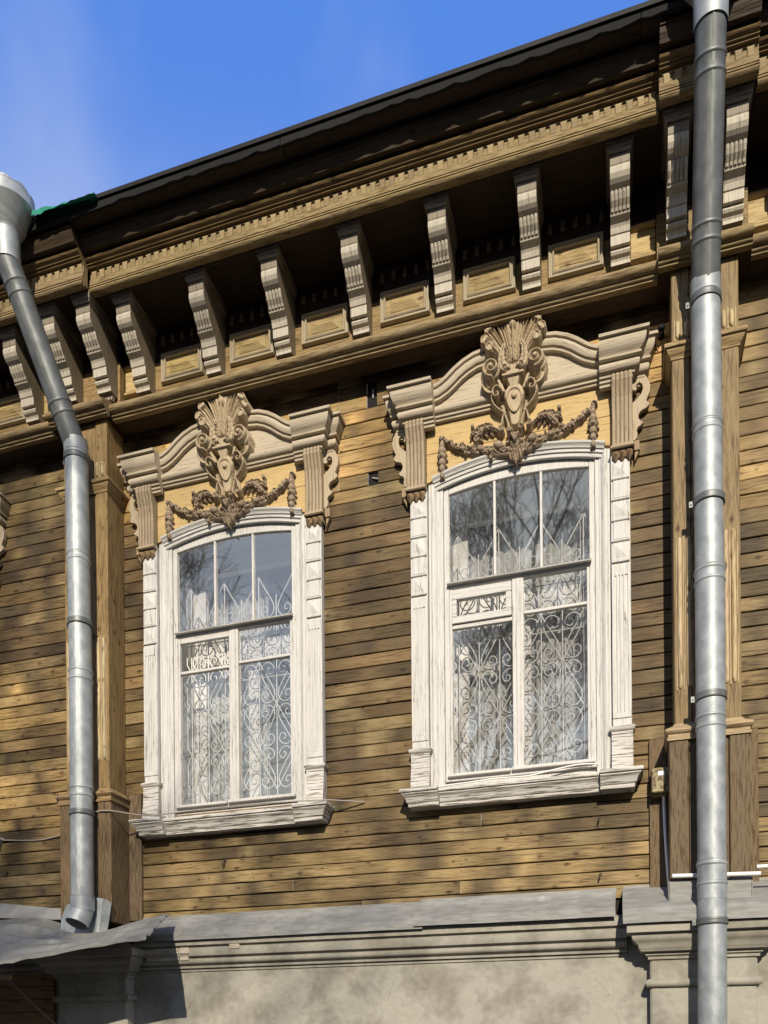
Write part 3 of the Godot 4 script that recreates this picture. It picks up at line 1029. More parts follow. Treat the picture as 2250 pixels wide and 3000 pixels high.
# ---------------------------------------------------------------- corner pilasters
func pilaster(i: int) -> void:
	var c: float = PIL[i]
	var w := 0.207
	var warm := Color(0.27, 0.188, 0.083) if i == 0 else Color(0.245, 0.18, 0.09)
	var b := mb(1, warm)
	# three vertical boards on the front, one on each side
	b.box(Vector3(c - w, 3.64, 0.001), Vector3(c - 0.098, 6.75, 0.24), 0.006)
	b.box(Vector3(c - 0.095, 3.64, 0.001), Vector3(c + 0.095, 6.75, 0.226), 0.004)
	b.box(Vector3(c + 0.098, 3.64, 0.001), Vector3(c + w, 6.75, 0.24), 0.006)
	var p := put("corner_pilaster", b.mesh(), M.wood, house, "golden brown corner post beside the left drainpipe" if i == 0 else "weathered corner post behind the right drainpipe")
	var around := func(e: float, z: float) -> Array: return [Vector3(c - e, 0, 0.0), Vector3(c - e, 0, z), Vector3(c + e, 0, z), Vector3(c + e, 0, 0.0)]
	b = mb(0, Color(0.34, 0.245, 0.12))
	b.sweep([Vector2(0, 6.135), Vector2(0.006, 6.136), Vector2(0.008, 6.15), Vector2(0.014, 6.156), Vector2(0.03, 6.18), Vector2(0.034, 6.196), Vector2(0.046, 6.2), Vector2(0.05, 6.213), Vector2(0.044, 6.226), Vector2(0.0, 6.245)], around.call(w, 0.24), Vector3.UP)
	put("capital", b.mesh(), M.wood, p)
	b = mb(0, Color(0.40, 0.31, 0.19) if i else Color(0.30, 0.21, 0.11))
	b.sweep([Vector2(0.0, 3.585), Vector2(0.05, 3.586), Vector2(0.052, 3.606), Vector2(0.044, 3.61), Vector2(0.044, 3.628), Vector2(0.056, 3.634), Vector2(0.064, 3.648), Vector2(0.058, 3.664), Vector2(0.042, 3.672), Vector2(0.016, 3.69), Vector2(0.0, 3.71)], around.call(w, 0.24), Vector3.UP)
	put("base_moulding", b.mesh(), M.wood, p)
	b = mb(1, Color(0.155, 0.113, 0.066) if i == 0 else Color(0.145, 0.112, 0.07))
	b.box(Vector3(c - 0.245, 2.60, 0.001), Vector3(c - 0.125, 3.588, 0.28), 0.006)
	b.box(Vector3(c - 0.121, 2.60, 0.001), Vector3(c + 0.121, 3.588, 0.266), 0.004)
	b.box(Vector3(c + 0.125, 2.60, 0.001), Vector3(c + 0.245, 3.588, 0.28), 0.006)
	put("pedestal", b.mesh(), M.peeling_wood, p)
	# half-round reeds let into the face
	for x in [-0.168, -0.113, 0.118, 0.165]:
		for y in [[3.93, 4.96], [6.262, 6.40]]:
			b = mb(1, tone(Color(0.50, 0.40, 0.24), 0.1))
			var z := 0.2405
			b.tube([Vector3(c + x, y[0] + 0.012, z), Vector3(c + x, y[0] + 0.03, z), Vector3(c + x, y[1] - 0.03, z), Vector3(c + x, y[1] - 0.012, z)], [0.007, 0.016, 0.016, 0.007], 10)
			for s in [-1, 1]:
				b.box(Vector3(c + x + s * 0.0215 - 0.0025, y[0], 0.236), Vector3(c + x + s * 0.0215 + 0.0025, y[1], 0.245), 0.001)
			put("reed", b.mesh(), M.wood, p)
	# flat boards against the wall on both sides of the pedestal
	for s in [-1.0, 1.0]:
		b = mb(1, tone(Color(0.14, 0.104, 0.064), 0.1))
		var xa: float = c + s * 0.248
		var xb: float = c + s * (0.365 if (i == 0) == (s > 0) else 0.335)
		b.box(Vector3(minf(xa, xb), 2.64, 0.001), Vector3(maxf(xa, xb), 3.70, 0.03), 0.003)
		put("side_board", b.mesh(), M.peeling_wood, p)

# ---------------------------------------------------------------- plastered ground floor
func sheet(x0: float, x1: float, pr: Array, wob: float, mname: String, called: String) -> MeshInstance3D:
	# folded sheet metal: profile points (z, y), edges a little wavy
	var b := mb(0)
	var n := maxi(2, int((x1 - x0) / 0.12))
	var ph := rng.randf() * 9.0
	var rows := []
	for i in n + 1:
		var x := lerpf(x0, x1, float(i) / n)
		var row := []
		for k in pr.size():
			var f := float(k) / (pr.size() - 1)
			var q := wob * (0.3 + f) * (sin(x * 4.0 + ph + k) + 0.6 * sin(x * 13.0 + ph * 2.0))
			row.append(Vector3(x + (0.004 * sin(k * 7.0 + ph) if i in [0, n] else 0.0), pr[k][1] + q, pr[k][0] + q * 0.5))
		rows.append(row)
	for i in n:
		for k in pr.size() - 1:
			var p: Vector3 = rows[i][k]
			var q: Vector3 = rows[i + 1][k + 1]
			var nn: Vector3 = (rows[i + 1][k] - p).cross(rows[i][k + 1] - p).normalized()
			if nn.y + nn.z < 0: nn = -nn
			b.quad(p, rows[i + 1][k], q, rows[i][k + 1], nn)
			b.quad(p - nn * 0.002, rows[i + 1][k] - nn * 0.002, q - nn * 0.002, rows[i][k + 1] - nn * 0.002, -nn)
	return put(called, b.mesh(), M[mname], house)

func ground_floor() -> void:
	var b := mb()
	b.box(Vector3(WALL_L, -0.3, -0.25), Vector3(WALL_R, 2.45, 0.10), 0.01)
	put("plaster_wall", b.mesh(), M.plaster, house)
	var prof := [[0.05, 2.185], [0.11, 2.187], [0.11, 2.2], [0.103, 2.204], [0.103, 2.21], [0.128, 2.213], [0.13, 2.228], [0.114, 2.232], [0.114, 2.241], [0.142, 2.247], [0.152, 2.263], [0.15, 2.28], [0.134, 2.29], [0.134, 2.302], [0.166, 2.308], [0.172, 2.33], [0.172, 2.368], [0.158, 2.376], [0.158, 2.388], [0.186, 2.392], [0.186, 2.45], [0.05, 2.485]]
	var grow := func(d: float, dy: float) -> Array:
		var o := []
		for p in prof: o.append(Vector2(p[0] + (d if p[0] > 0.06 else 0.0), p[1] + dy))
		return o
	for s in [[WALL_L, -4.62, 0.0], [-3.84, 0.035, 0.0], [1.08, WALL_R, 0.0]]:
		b = mb()
		b.sweep(grow.call(0.0, 0.0), [Vector3(s[0], 0, 0), Vector3(s[1], 0, 0)], Vector3.UP)
		put("plaster_cornice", b.mesh(), M.plaster, house)
	for c in [-4.23, 0.52]:
		b = mb()
		b.box(Vector3(c - 0.335, -0.3, 0.05), Vector3(c + 0.335, 2.2, 0.2), 0.012)
		var p := put("plaster_pilaster", b.mesh(), M.plaster, house)
		b = mb()
		var pp := []
		for q in [[0.0, 2.145], [0.014, 2.147], [0.014, 2.168], [0.03, 2.174], [0.03, 2.192], [0.06, 2.198], [0.068, 2.215], [0.075, 2.222], [0.075, 2.24], [0.10, 2.262], [0.118, 2.285], [0.118, 2.312], [0.15, 2.318], [0.15, 2.37], [0.0, 2.44]]: pp.append(Vector2(q[0], q[1]))
		b.sweep(pp, [Vector3(c - 0.335, 0, 0.08), Vector3(c - 0.335, 0, 0.2), Vector3(c + 0.335, 0, 0.2), Vector3(c + 0.335, 0, 0.08)], Vector3.UP)
		put("capital", b.mesh(), M.plaster, p)
		b = mb()
		b.sweep([Vector2(0, 1.955), Vector2(0.014, 1.958), Vector2(0.026, 1.97), Vector2(0.03, 1.985), Vector2(0.026, 2.0), Vector2(0.014, 2.012), Vector2(0, 2.015)], [Vector3(c - 0.335, 0, 0.08), Vector3(c - 0.335, 0, 0.2), Vector3(c + 0.335, 0, 0.2), Vector3(c + 0.335, 0, 0.08)], Vector3.UP)
		put("astragal", b.mesh(), M.plaster, p)
	# bare bricks where the plaster has come off the moulding at the left
	for q in [[-3.80, 2.325, 0.14], [-3.655, 2.325, 0.22], [-3.425, 2.325, 0.09], [-3.74, 2.272, 0.10], [-3.635, 2.272, 0.2], [-3.43, 2.272, 0.08], [-2.98, 2.35, 0.09]]:
		b = mb(0, tone(Color(0.85, 0.83, 0.79), 0.06))
		b.box(Vector3(q[0], q[1], 0.10), Vector3(q[0] + q[2], q[1] + 0.052, 0.163 if q[1] < 2.3 else 0.181), 0.006)
		put("brick", b.mesh(), M.brick, house)
	# sheet metal over the ledge
	sheet(-3.95, -1.40, [[0.012, 2.665], [0.014, 2.63], [0.03, 2.608], [0.20, 2.495], [0.214, 2.478], [0.216, 2.432]], 0.0009, "old_zinc", "flashing_sheet")
	sheet(-1.46, -0.035, [[0.013, 2.682], [0.016, 2.647], [0.03, 2.625], [0.215, 2.514], [0.228, 2.496], [0.23, 2.448]], 0.0009, "old_zinc", "flashing_sheet")
	sheet(0.012, 1.25, [[0.012, 2.69], [0.014, 2.675], [0.05, 2.655], [0.36, 2.478], [0.374, 2.455], [0.376, 2.375]], 0.0009, "old_zinc", "flashing_sheet")
	sheet(1.262, WALL_R, [[0.012, 2.665], [0.014, 2.63], [0.03, 2.608], [0.20, 2.495], [0.214, 2.478], [0.216, 2.432]], 0.0009, "old_zinc", "flashing_sheet")
	b = mb()
	for q in [[0.31, 0.555], [0.56, 0.81]]:
		b.box(Vector3(q[0], 2.47, 0.281), Vector3(q[1], 2.655, 0.287), 0.001)
	b.box(Vector3(0.302, 2.5, 0.03), Vector3(0.308, 2.655, 0.286), 0.001)
	b.box(Vector3(0.812, 2.5, 0.03), Vector3(0.818, 2.655, 0.286), 0.001)
	put("pedestal_flashing", b.mesh(), M.old_zinc, house)
	# boarding beside the doorway under the canopy, nearly lost in shade
	for k in 12:
		b = mb(0, tone(Color(0.26, 0.16, 0.07), 0.15))
		b.box(Vector3(-6.4, 0.9 + k * 0.11, 0.101), Vector3(-4.66, 1.003 + k * 0.11, 0.13), 0.003)
		put("doorway_board", b.mesh(), M.wood, house)

# ---------------------------------------------------------------- windows
func arc(x: float, edge: float, rise: float, half := 0.66) -> float:
	return edge + rise * (1.0 - (x / half) * (x / half))

func windows() -> void:
	var labels := ["window at the far left of which only the crown's right end shows", "left carved white window with its small top vent open", "right carved white window with a framed vent pane at its left"]
	var crest := carved_crest()
	var garland := carved_garland()
	for i in 3:
		window(i, labels[i], crest, garland)

func strip_blocks(b: MB, x: float, hw: float) -> void:
	# five small square blocks, alternately flat and cut to a low pyramid
	var ys := [4.955, 5.1, 5.245, 5.39, 5.535, 5.66]
	for k in 5:
		var ya: float = ys[k] + 0.012
		var yb: float = ys[k + 1] - 0.008
		b.box(Vector3(x - hw, ys[k] - 0.004, 0.06), Vector3(x + hw, ys[k] + 0.010, 0.074), 0.004)
		if k % 2 == 0:
			var w := hw - 0.016
			b.box(Vector3(x - hw + 0.006, ya, 0.06), Vector3(x + hw - 0.006, yb, 0.066), 0.002)
			var q := [Vector3(x - w, ya + 0.012, 0.066), Vector3(x + w, ya + 0.012, 0.066), Vector3(x + w, yb - 0.012, 0.066), Vector3(x - w, yb - 0.012, 0.066)]
			var m := Vector3(x, (ya + yb) / 2, 0.077)
			for j in 4:
				var a: Vector3 = q[j]
				var c: Vector3 = q[(j + 1) % 4]
				var n := (m - a).cross(c - a).normalized()
				b.tri(a, c, m, n if n.z > 0 else -n)
		else:
			b.box(Vector3(x - hw + 0.01, ya, 0.06), Vector3(x + hw - 0.01, yb, 0.070), 0.003)

func window(i: int, label: String, crest: ArrayMesh, garland: ArrayMesh) -> void:
	var W: Material = M.white_paint
	# casing: the moulded architrave round the opening
	var b := mb(1)
	var ap := [Vector2(0.0, 0.0), Vector2(0.0, 0.03), Vector2(0.012, 0.032), Vector2(0.018, 0.042), Vector2(0.024, 0.044), Vector2(0.03, 0.05), Vector2(0.045, 0.055), Vector2(0.058, 0.05), Vector2(0.06, 0.046), Vector2(0.075, 0.046), Vector2(0.078, 0.0)]
	b.sweep(ap, [Vector3(-0.582, 3.49, -0.02), Vector3(-0.582, 5.79, -0.02)], Vector3(0, 0, 1), -1.0)
	b.sweep(ap, [Vector3(0.582, 5.79, -0.02), Vector3(0.582, 3.49, -0.02)], Vector3(0, 0, 1), -1.0)
	# wooden lining of the opening
	b.box(Vector3(-0.60, 3.50, -0.42), Vector3(-0.552, 5.9, 0.004), 0.003)
	b.box(Vector3(0.552, 3.50, -0.42), Vector3(0.60, 5.9, 0.004), 0.003)
	b.box(Vector3(-0.551, 5.835, -0.42), Vector3(0.551, 5.9, -0.03), 0.003)
	b.box(Vector3(-0.551, 3.48, -0.42), Vector3(0.551, 3.555, -0.03), 0.003)
	var win := put("carved_window", b.mesh(), W, house, label)
	win.position = Vector3(WIN[i], WDY[i], 0)
	# arched head moulding
	b = mb(0)
	var path := []
	for k in 25:
		var x := lerpf(-0.605, 0.605, k / 24.0)
		path.append(Vector3(x, arc(x, 5.725, 0.105), -0.005))
	b.sweep([Vector2(0.0, 0.0), Vector2(0.0, 0.026), Vector2(0.024, 0.028), Vector2(0.026, 0.038), Vector2(0.046, 0.04), Vector2(0.048, 0.049), Vector2(0.062, 0.052), Vector2(0.07, 0.064), Vector2(0.074, 0.068), Vector2(0.086, 0.068), Vector2(0.09, 0.0)], path, Vector3(0, 0, 1), -1.0, true)
	put("arched_moulding", b.mesh(), W, win)
	# fluted side strips
	for s in [-1.0, 1.0]:
		b = mb(1)
		var x: float = s * 0.7275
		b.box(Vector3(x - 0.065, 3.50, 0.001), Vector3(x + 0.065, 5.76, 0.06), 0.003)
		# the sides of the flutes stand 4 mm proud
		for f in [-0.058, -0.0285, -0.0065, 0.0155, 0.0375]:
			if f < -0.05:
				b.box(Vector3(x - 0.064, 3.86, 0.06), Vector3(x - 0.044, 4.93, 0.067), 0.002)
			elif f > 0.03:
				b.box(Vector3(x + 0.044, 3.86, 0.06), Vector3(x + 0.064, 4.93, 0.067), 0.002)
			else:
				b.box(Vector3(x + f - 0.001 if f > 0 else x + f - 0.004, 3.9, 0.06), Vector3(x + f + 0.010, 4.9, 0.067), 0.002)
		for y in [3.86, 4.86]:
			b.box(Vector3(x - 0.044, y, 0.06), Vector3(x + 0.044, y + 0.04 if y < 4 else 4.93, 0.0668), 0.002)
		strip_blocks(b, x, 0.06)
		var st := put("side_strip", b.mesh(), W, win)
		b = mb(1)
		b.sweep([Vector2(0, 3.765), Vector2(0.006, 3.767), Vector2(0.02, 3.778), Vector2(0.022, 3.796), Vector2(0.012, 3.806), Vector2(0, 3.808)], [Vector3(x - 0.066, 0, 0.0), Vector3(x - 0.066, 0, 0.062), Vector3(x + 0.066, 0, 0.062), Vector3(x + 0.066, 0, 0.0)], Vector3.UP)
		# foot that swells out towards the sill
		var fp := [Vector2(0.0, 3.482), Vector2(0.095, 3.482), Vector2(0.094, 3.52), Vector2(0.088, 3.56), Vector2(0.077, 3.61), Vector2(0.070, 3.66), Vector2(0.071, 3.72), Vector2(0.072, 3.764), Vector2(0.0, 3.764)]
		b.sweep(fp, [Vector3(x - 0.072, 0, 0.0), Vector3(x + 0.072, 0, 0.0)], Vector3.UP)
		put("strip_foot", b.mesh(), M.flaking_paint, win)
	# sill
	b = mb(0)
	var sp := [Vector2(0.0, 3.352), Vector2(0.085, 3.352), Vector2(0.088, 3.36), Vector2(0.088, 3.374), Vector2(0.096, 3.378), Vector2(0.102, 3.39), Vector2(0.106, 3.41), Vector2(0.122, 3.43), Vector2(0.13, 3.436), Vector2(0.13, 3.446), Vector2(0.142, 3.45), Vector2(0.146, 3.462), Vector2(0.140, 3.474), Vector2(0.0, 3.50)]
	b.sweep(sp, [Vector3(-0.575, 0, 0.0), Vector3(0.575, 0, 0.0)], Vector3.UP)
	var sill := put("sill", b.mesh(), M.flaking_paint, win)
	for s in [-1.0, 1.0]:
		b = mb(0)
		var e := [Vector3(-0.79, 0, 0.0), Vector3(-0.79, 0, 0.028), Vector3(-0.577, 0, 0.028)] if s < 0 else [Vector3(0.577, 0, 0.028), Vector3(0.79, 0, 0.028), Vector3(0.79, 0, 0.0)]
		var bp := []
		for p in sp: bp.append(Vector2(p.x * 0.72 - 0.022 if p.x > 0 else -0.028, p.y))
		bp[0] = Vector2(-0.028, 3.352)
		var bq := []
		for p in sp: bq.append(Vector2(maxf(p.x - 0.07, 0.0) if p.x > 0 else -0.02, p.y + (0.003 if p.y > 3.36 else 0.0)))
		b.sweep(bq, [Vector3(e[0].x, 0, e[0].z if s > 0 else 0.0), Vector3(e[1].x, 0, e[1].z + (0.085 if s < 0 else 0.085)), Vector3(e[2].x, 0, 0.113)] if s < 0 else [Vector3(0.577, 0, 0.113), Vector3(0.79, 0, 0.113), Vector3(0.79, 0, 0.0)], Vector3.UP)
		# solid core of the end block
		b.box(Vector3(minf(e[0].x, e[2].x) + 0.001, 3.354, 0.0), Vector3(maxf(e[0].x, e[2].x) - 0.001, 3.49, 0.112), 0.002)
		put("sill_block", b.mesh(), M.flaking_paint, sill)
	sash(i, win)
	crown(win)
	var o := put("carved_crest", crest, M.beige_paint, win)
	o = put("carved_garland", garland, M.garland, win)
	interior(i, win)

func sash(i: int, win: Node3D) -> void:
	var W: Material = M.white_paint
	var b := mb(1)
	var z0 := -0.05
	var z1 := -0.008
	b.box(Vector3(-0.55, 3.557, z0), Vector3(-0.512, 5.80, z1), 0.003)
	b.box(Vector3(0.512, 3.557, z0), Vector3(0.55, 5.80, z1), 0.003)
	b.box(Vector3(-0.511, 3.557, z0), Vector3(0.511, 3.615, z1 - 0.002), 0.003)
	var top := []
	for k in 13:
		var x := lerpf(-0.511, 0.511, k / 12.0)
		top.append(Vector2(x, arc(x, 5.715, 0.045, 0.52)))
	top.append(Vector2(0.511, 5.834))
	top.append(Vector2(-0.511, 5.834))
	b.plate(top, z0, z1 - 0.002, 0.003)
	# transom with its drip rail
	b.box(Vector3(-0.511, 5.0, z0), Vector3(0.511, 5.055, z1 - 0.001), 0.003)
	b.sweep([Vector2(-0.01, 5.028), Vector2(0.03, 5.024), Vector2(0.034, 5.032), Vector2(-0.005, 5.052)], [Vector3(-0.525, 0, 0), Vector3(0.525, 0, 0)], Vector3.UP)
	# mullion and casement stiles
	b.box(Vector3(-0.042, 3.616, z0), Vector3(0.04, 4.999, z1 + 0.004), 0.003)
	b.box(Vector3(-0.012, 3.60, z1 + 0.004), Vector3(0.018, 4.995, z1 + 0.014), 0.003)
	b.box(Vector3(-0.511, 3.616, z0 + 0.004), Vector3(-0.492, 4.999, z1 - 0.003), 0.002)
	b.box(Vector3(0.492, 3.616, z0 + 0.004), Vector3(0.511, 4.999, z1 - 0.003), 0.002)
	b.box(Vector3(-0.53, 3.585, -0.02), Vector3(-0.06, 3.607, 0.022), 0.003)
	b.box(Vector3(-0.05, 3.588, -0.02), Vector3(0.54, 3.612, 0.024), 0.003)
	var sh := put("sash_frame", b.mesh(), W, win)
	for x in [-0.168, 0.172]:
		b = mb(1)
		b.box(Vector3(x - 0.009, 5.056, z0 + 0.006), Vector3(x + 0.009, 5.755, z1 - 0.006), 0.002)
		put("glazing_bar", b.mesh(), W, win)
	b = mb(0)
	b.box(Vector3(0.041, 4.722 if i < 2 else 4.735, z0 + 0.006), Vector3(0.491, 4.742 if i < 2 else 4.757, z1 - 0.005), 0.002)
	put("glazing_bar", b.mesh(), W, win)
	b = mb(0)
	b.box(Vector3(-0.491, 4.70, z0 + 0.004), Vector3(-0.043, 4.722 if i < 2 else 4.728, z1 - 0.003), 0.002)
	put("glazing_bar", b.mesh(), W, win)
	if i == 2:
		b = mb(0)
		b.box(Vector3(-0.49, 4.733, -0.04), Vector3(-0.046, 4.785, 0.006), 0.003)
		b.box(Vector3(-0.49, 4.912, -0.04), Vector3(-0.046, 4.985, 0.006), 0.003)
		b.box(Vector3(-0.49, 4.786, -0.04), Vector3(-0.455, 4.911, 0.005), 0.003)
		b.box(Vector3(-0.088, 4.786, -0.04), Vector3(-0.046, 4.911, 0.005), 0.003)
		put("vent_frame", b.mesh(), W, win, "small empty vent frame of the right window")
	else:
		b = mb(0)
		b.box(Vector3(-0.49, 4.955, -0.045), Vector3(-0.046, 4.998, -0.012), 0.003)
		put("vent_rail", b.mesh(), W, win)
	# panes
	var zg := -0.028
	var xs := [-0.511, -0.178, -0.158, 0.162, 0.182, 0.511]
	for k in 3:
		var p := []
		for j in 7:
			var x := lerpf(xs[k * 2], xs[k * 2 + 1], j / 6.0)
			p.append(Vector2(x, arc(x, 5.716, 0.045, 0.52)))
		p.append(Vector2(xs[k * 2 + 1], 5.056))
		p.append(Vector2(xs[k * 2], 5.056))
		pane(p, zg, win)
	var yl := 4.722 if i < 2 else 4.735
	for r in [[-0.491, 3.616, -0.043, 4.70], [0.041, 3.616, 0.491, yl], [0.041, yl + 0.021, 0.491, 4.999]]:
		pane([Vector2(r[0], r[1]), Vector2(r[2], r[1]), Vector2(r[2], r[3]), Vector2(r[0], r[3])], zg - 0.002, win)

func pane(p: Array, z: float, win: Node3D, glass := "glass") -> void:
	var b := mb()
	b.plate(p, z - 0.003, z, 0.0005)
	# each old pane sits a hair out of true
	var m := b.mesh()
	var o := put("pane", m, M[glass], win)
	var c := Vector2.ZERO
	for q in p: c += q / p.size()
	var bend := Basis(Vector3.RIGHT, rng.randf_range(-0.004, 0.004)) * Basis(Vector3.UP, rng.randf_range(-0.004, 0.004))
	o.transform = Transform3D(bend, Vector3(c.x, c.y, z) - bend * Vector3(c.x, c.y, z))

func curl(dir: float) -> Array:
	# one limb of a lyre: straight out from the tip, round at the shoulder, rolled up beside the rod
	var c := Curve2D.new()
	var key := [[0.003, 0.35], [0.055, 0.255], [0.108, 0.165], [0.136, 0.10], [0.13, 0.045], [0.092, 0.012], [0.05, 0.018], [0.024, 0.052], [0.03, 0.09], [0.058, 0.102], [0.078, 0.08], [0.07, 0.055], [0.054, 0.058]]
	for k in key.size():
		var p := Vector2(key[maxi(k - 1, 0)][0], key[maxi(k - 1, 0)][1])
		var q := Vector2(key[mini(k + 1, key.size() - 1)][0], key[mini(k + 1, key.size() - 1)][1])
		c.add_point(Vector2(key[k][0], key[k][1]), (p - q) / 6.0, (q - p) / 6.0)
	c.bake_interval = 0.012
	var o := []
	for p in c.get_baked_points(): o.append(Vector2(p.x * dir, p.y))
	return o

func grille_mesh() -> ArrayMesh:
	var b := mb(1)
	var lim := [curl(-1.0), curl(1.0)]
	for k in 7:
		var x := -0.465 + 0.155 * k
		var top: float = 5.46 if k % 2 == 0 else 5.30
		b.tube([Vector3(x, 3.58, 0), Vector3(x, top, 0)], 0.0052, 5, false)
		var y := 5.46 if k % 2 == 0 else 5.11
		var down := false
		while y > 3.72:
			for l in lim:
				var pts := []
				var prev := Vector3(9, 9, 9)
				for p in l:
					var v := Vector3(clampf(x + p.x, -0.505, 0.505), maxf(y - 0.35 + p.y if not down else y - p.y, 3.57), 0.006)
					if v.distance_to(prev) > 0.003:
						pts.append(v)
						prev = v
				if pts.size() > 2:
					b.tube(pts, 0.0049, 4, false)
			y -= 0.35
			down = not down
	for y in [3.60, 4.64, 4.99]:
		b.tube([Vector3(-0.5, y, -0.008), Vector3(0.5, y, -0.008)], 0.0045, 5, false)
	return b.mesh()

var grille: ArrayMesh
func interior(i: int, win: Node3D) -> void:
	if grille == null:
		grille = grille_mesh()
	var o := put("scroll_grille", grille, M.plain_white, win)
	o.position = Vector3(0.012 if i == 1 else 0.0, 0, -0.135)
	# the inner window: frame, transom, mullion
	var b := mb(1)
	var z0 := -0.40
	var z1 := -0.34
	b.box(Vector3(-0.551, 3.556, z0), Vector3(-0.43, 5.834, z1), 0.004)
	b.box(Vector3(0.43, 3.556, z0), Vector3(0.551, 5.834, z1), 0.004)
	b.box(Vector3(-0.429, 3.556, z0), Vector3(0.429, 3.68, z1 - 0.001), 0.004)
	b.box(Vector3(-0.429, 5.68, z0), Vector3(0.429, 5.834, z1 - 0.001), 0.004)
	b.box(Vector3(-0.429, 4.90, z0), Vector3(0.429, 5.07, z1 - 0.001), 0.004)
	b.box(Vector3(-0.06, 3.681, z0), Vector3(0.06, 4.899, z1 - 0.001), 0.004)
	put("inner_frame", b.mesh(), M.plain_white, win)
	pane([Vector2(-0.43, 5.071), Vector2(0.43, 5.071), Vector2(0.43, 5.68), Vector2(-0.43, 5.68)], -0.37, win, "inner_glass")
	pane([Vector2(-0.43, 3.68), Vector2(-0.06, 3.68), Vector2(-0.06, 4.9), Vector2(-0.43, 4.9)], -0.37, win, "inner_glass")
	pane([Vector2(0.06, 3.68), Vector2(0.43, 3.68), Vector2(0.43, 4.9), Vector2(0.06, 4.9)], -0.37, win, "inner_glass")
	# a pale curtain close behind the inner window
	b = mb(1)
	var x0 := -0.54
	var x1 := 0.10 if i == 1 else 0.54
	var n := 60
	for k in n:
		var xa := lerpf(x0, x1, k / float(n))
		var xb := lerpf(x0, x1, (k + 1) / float(n))
		var za := -0.48 + 0.018 * sin(k * 1.1) + 0.008 * sin(k * 0.37)
		var zb := -0.48 + 0.018 * sin((k + 1) * 1.1) + 0.008 * sin((k + 1) * 0.37)
		b.quad(Vector3(xa, 3.4, za), Vector3(xb, 3.4, zb), Vector3(xb, 5.9, zb), Vector3(xa, 5.9, za), Vector3(za - zb, 0, absf(xb - xa)).normalized())
	put("curtain", b.mesh(), M.curtain, win)

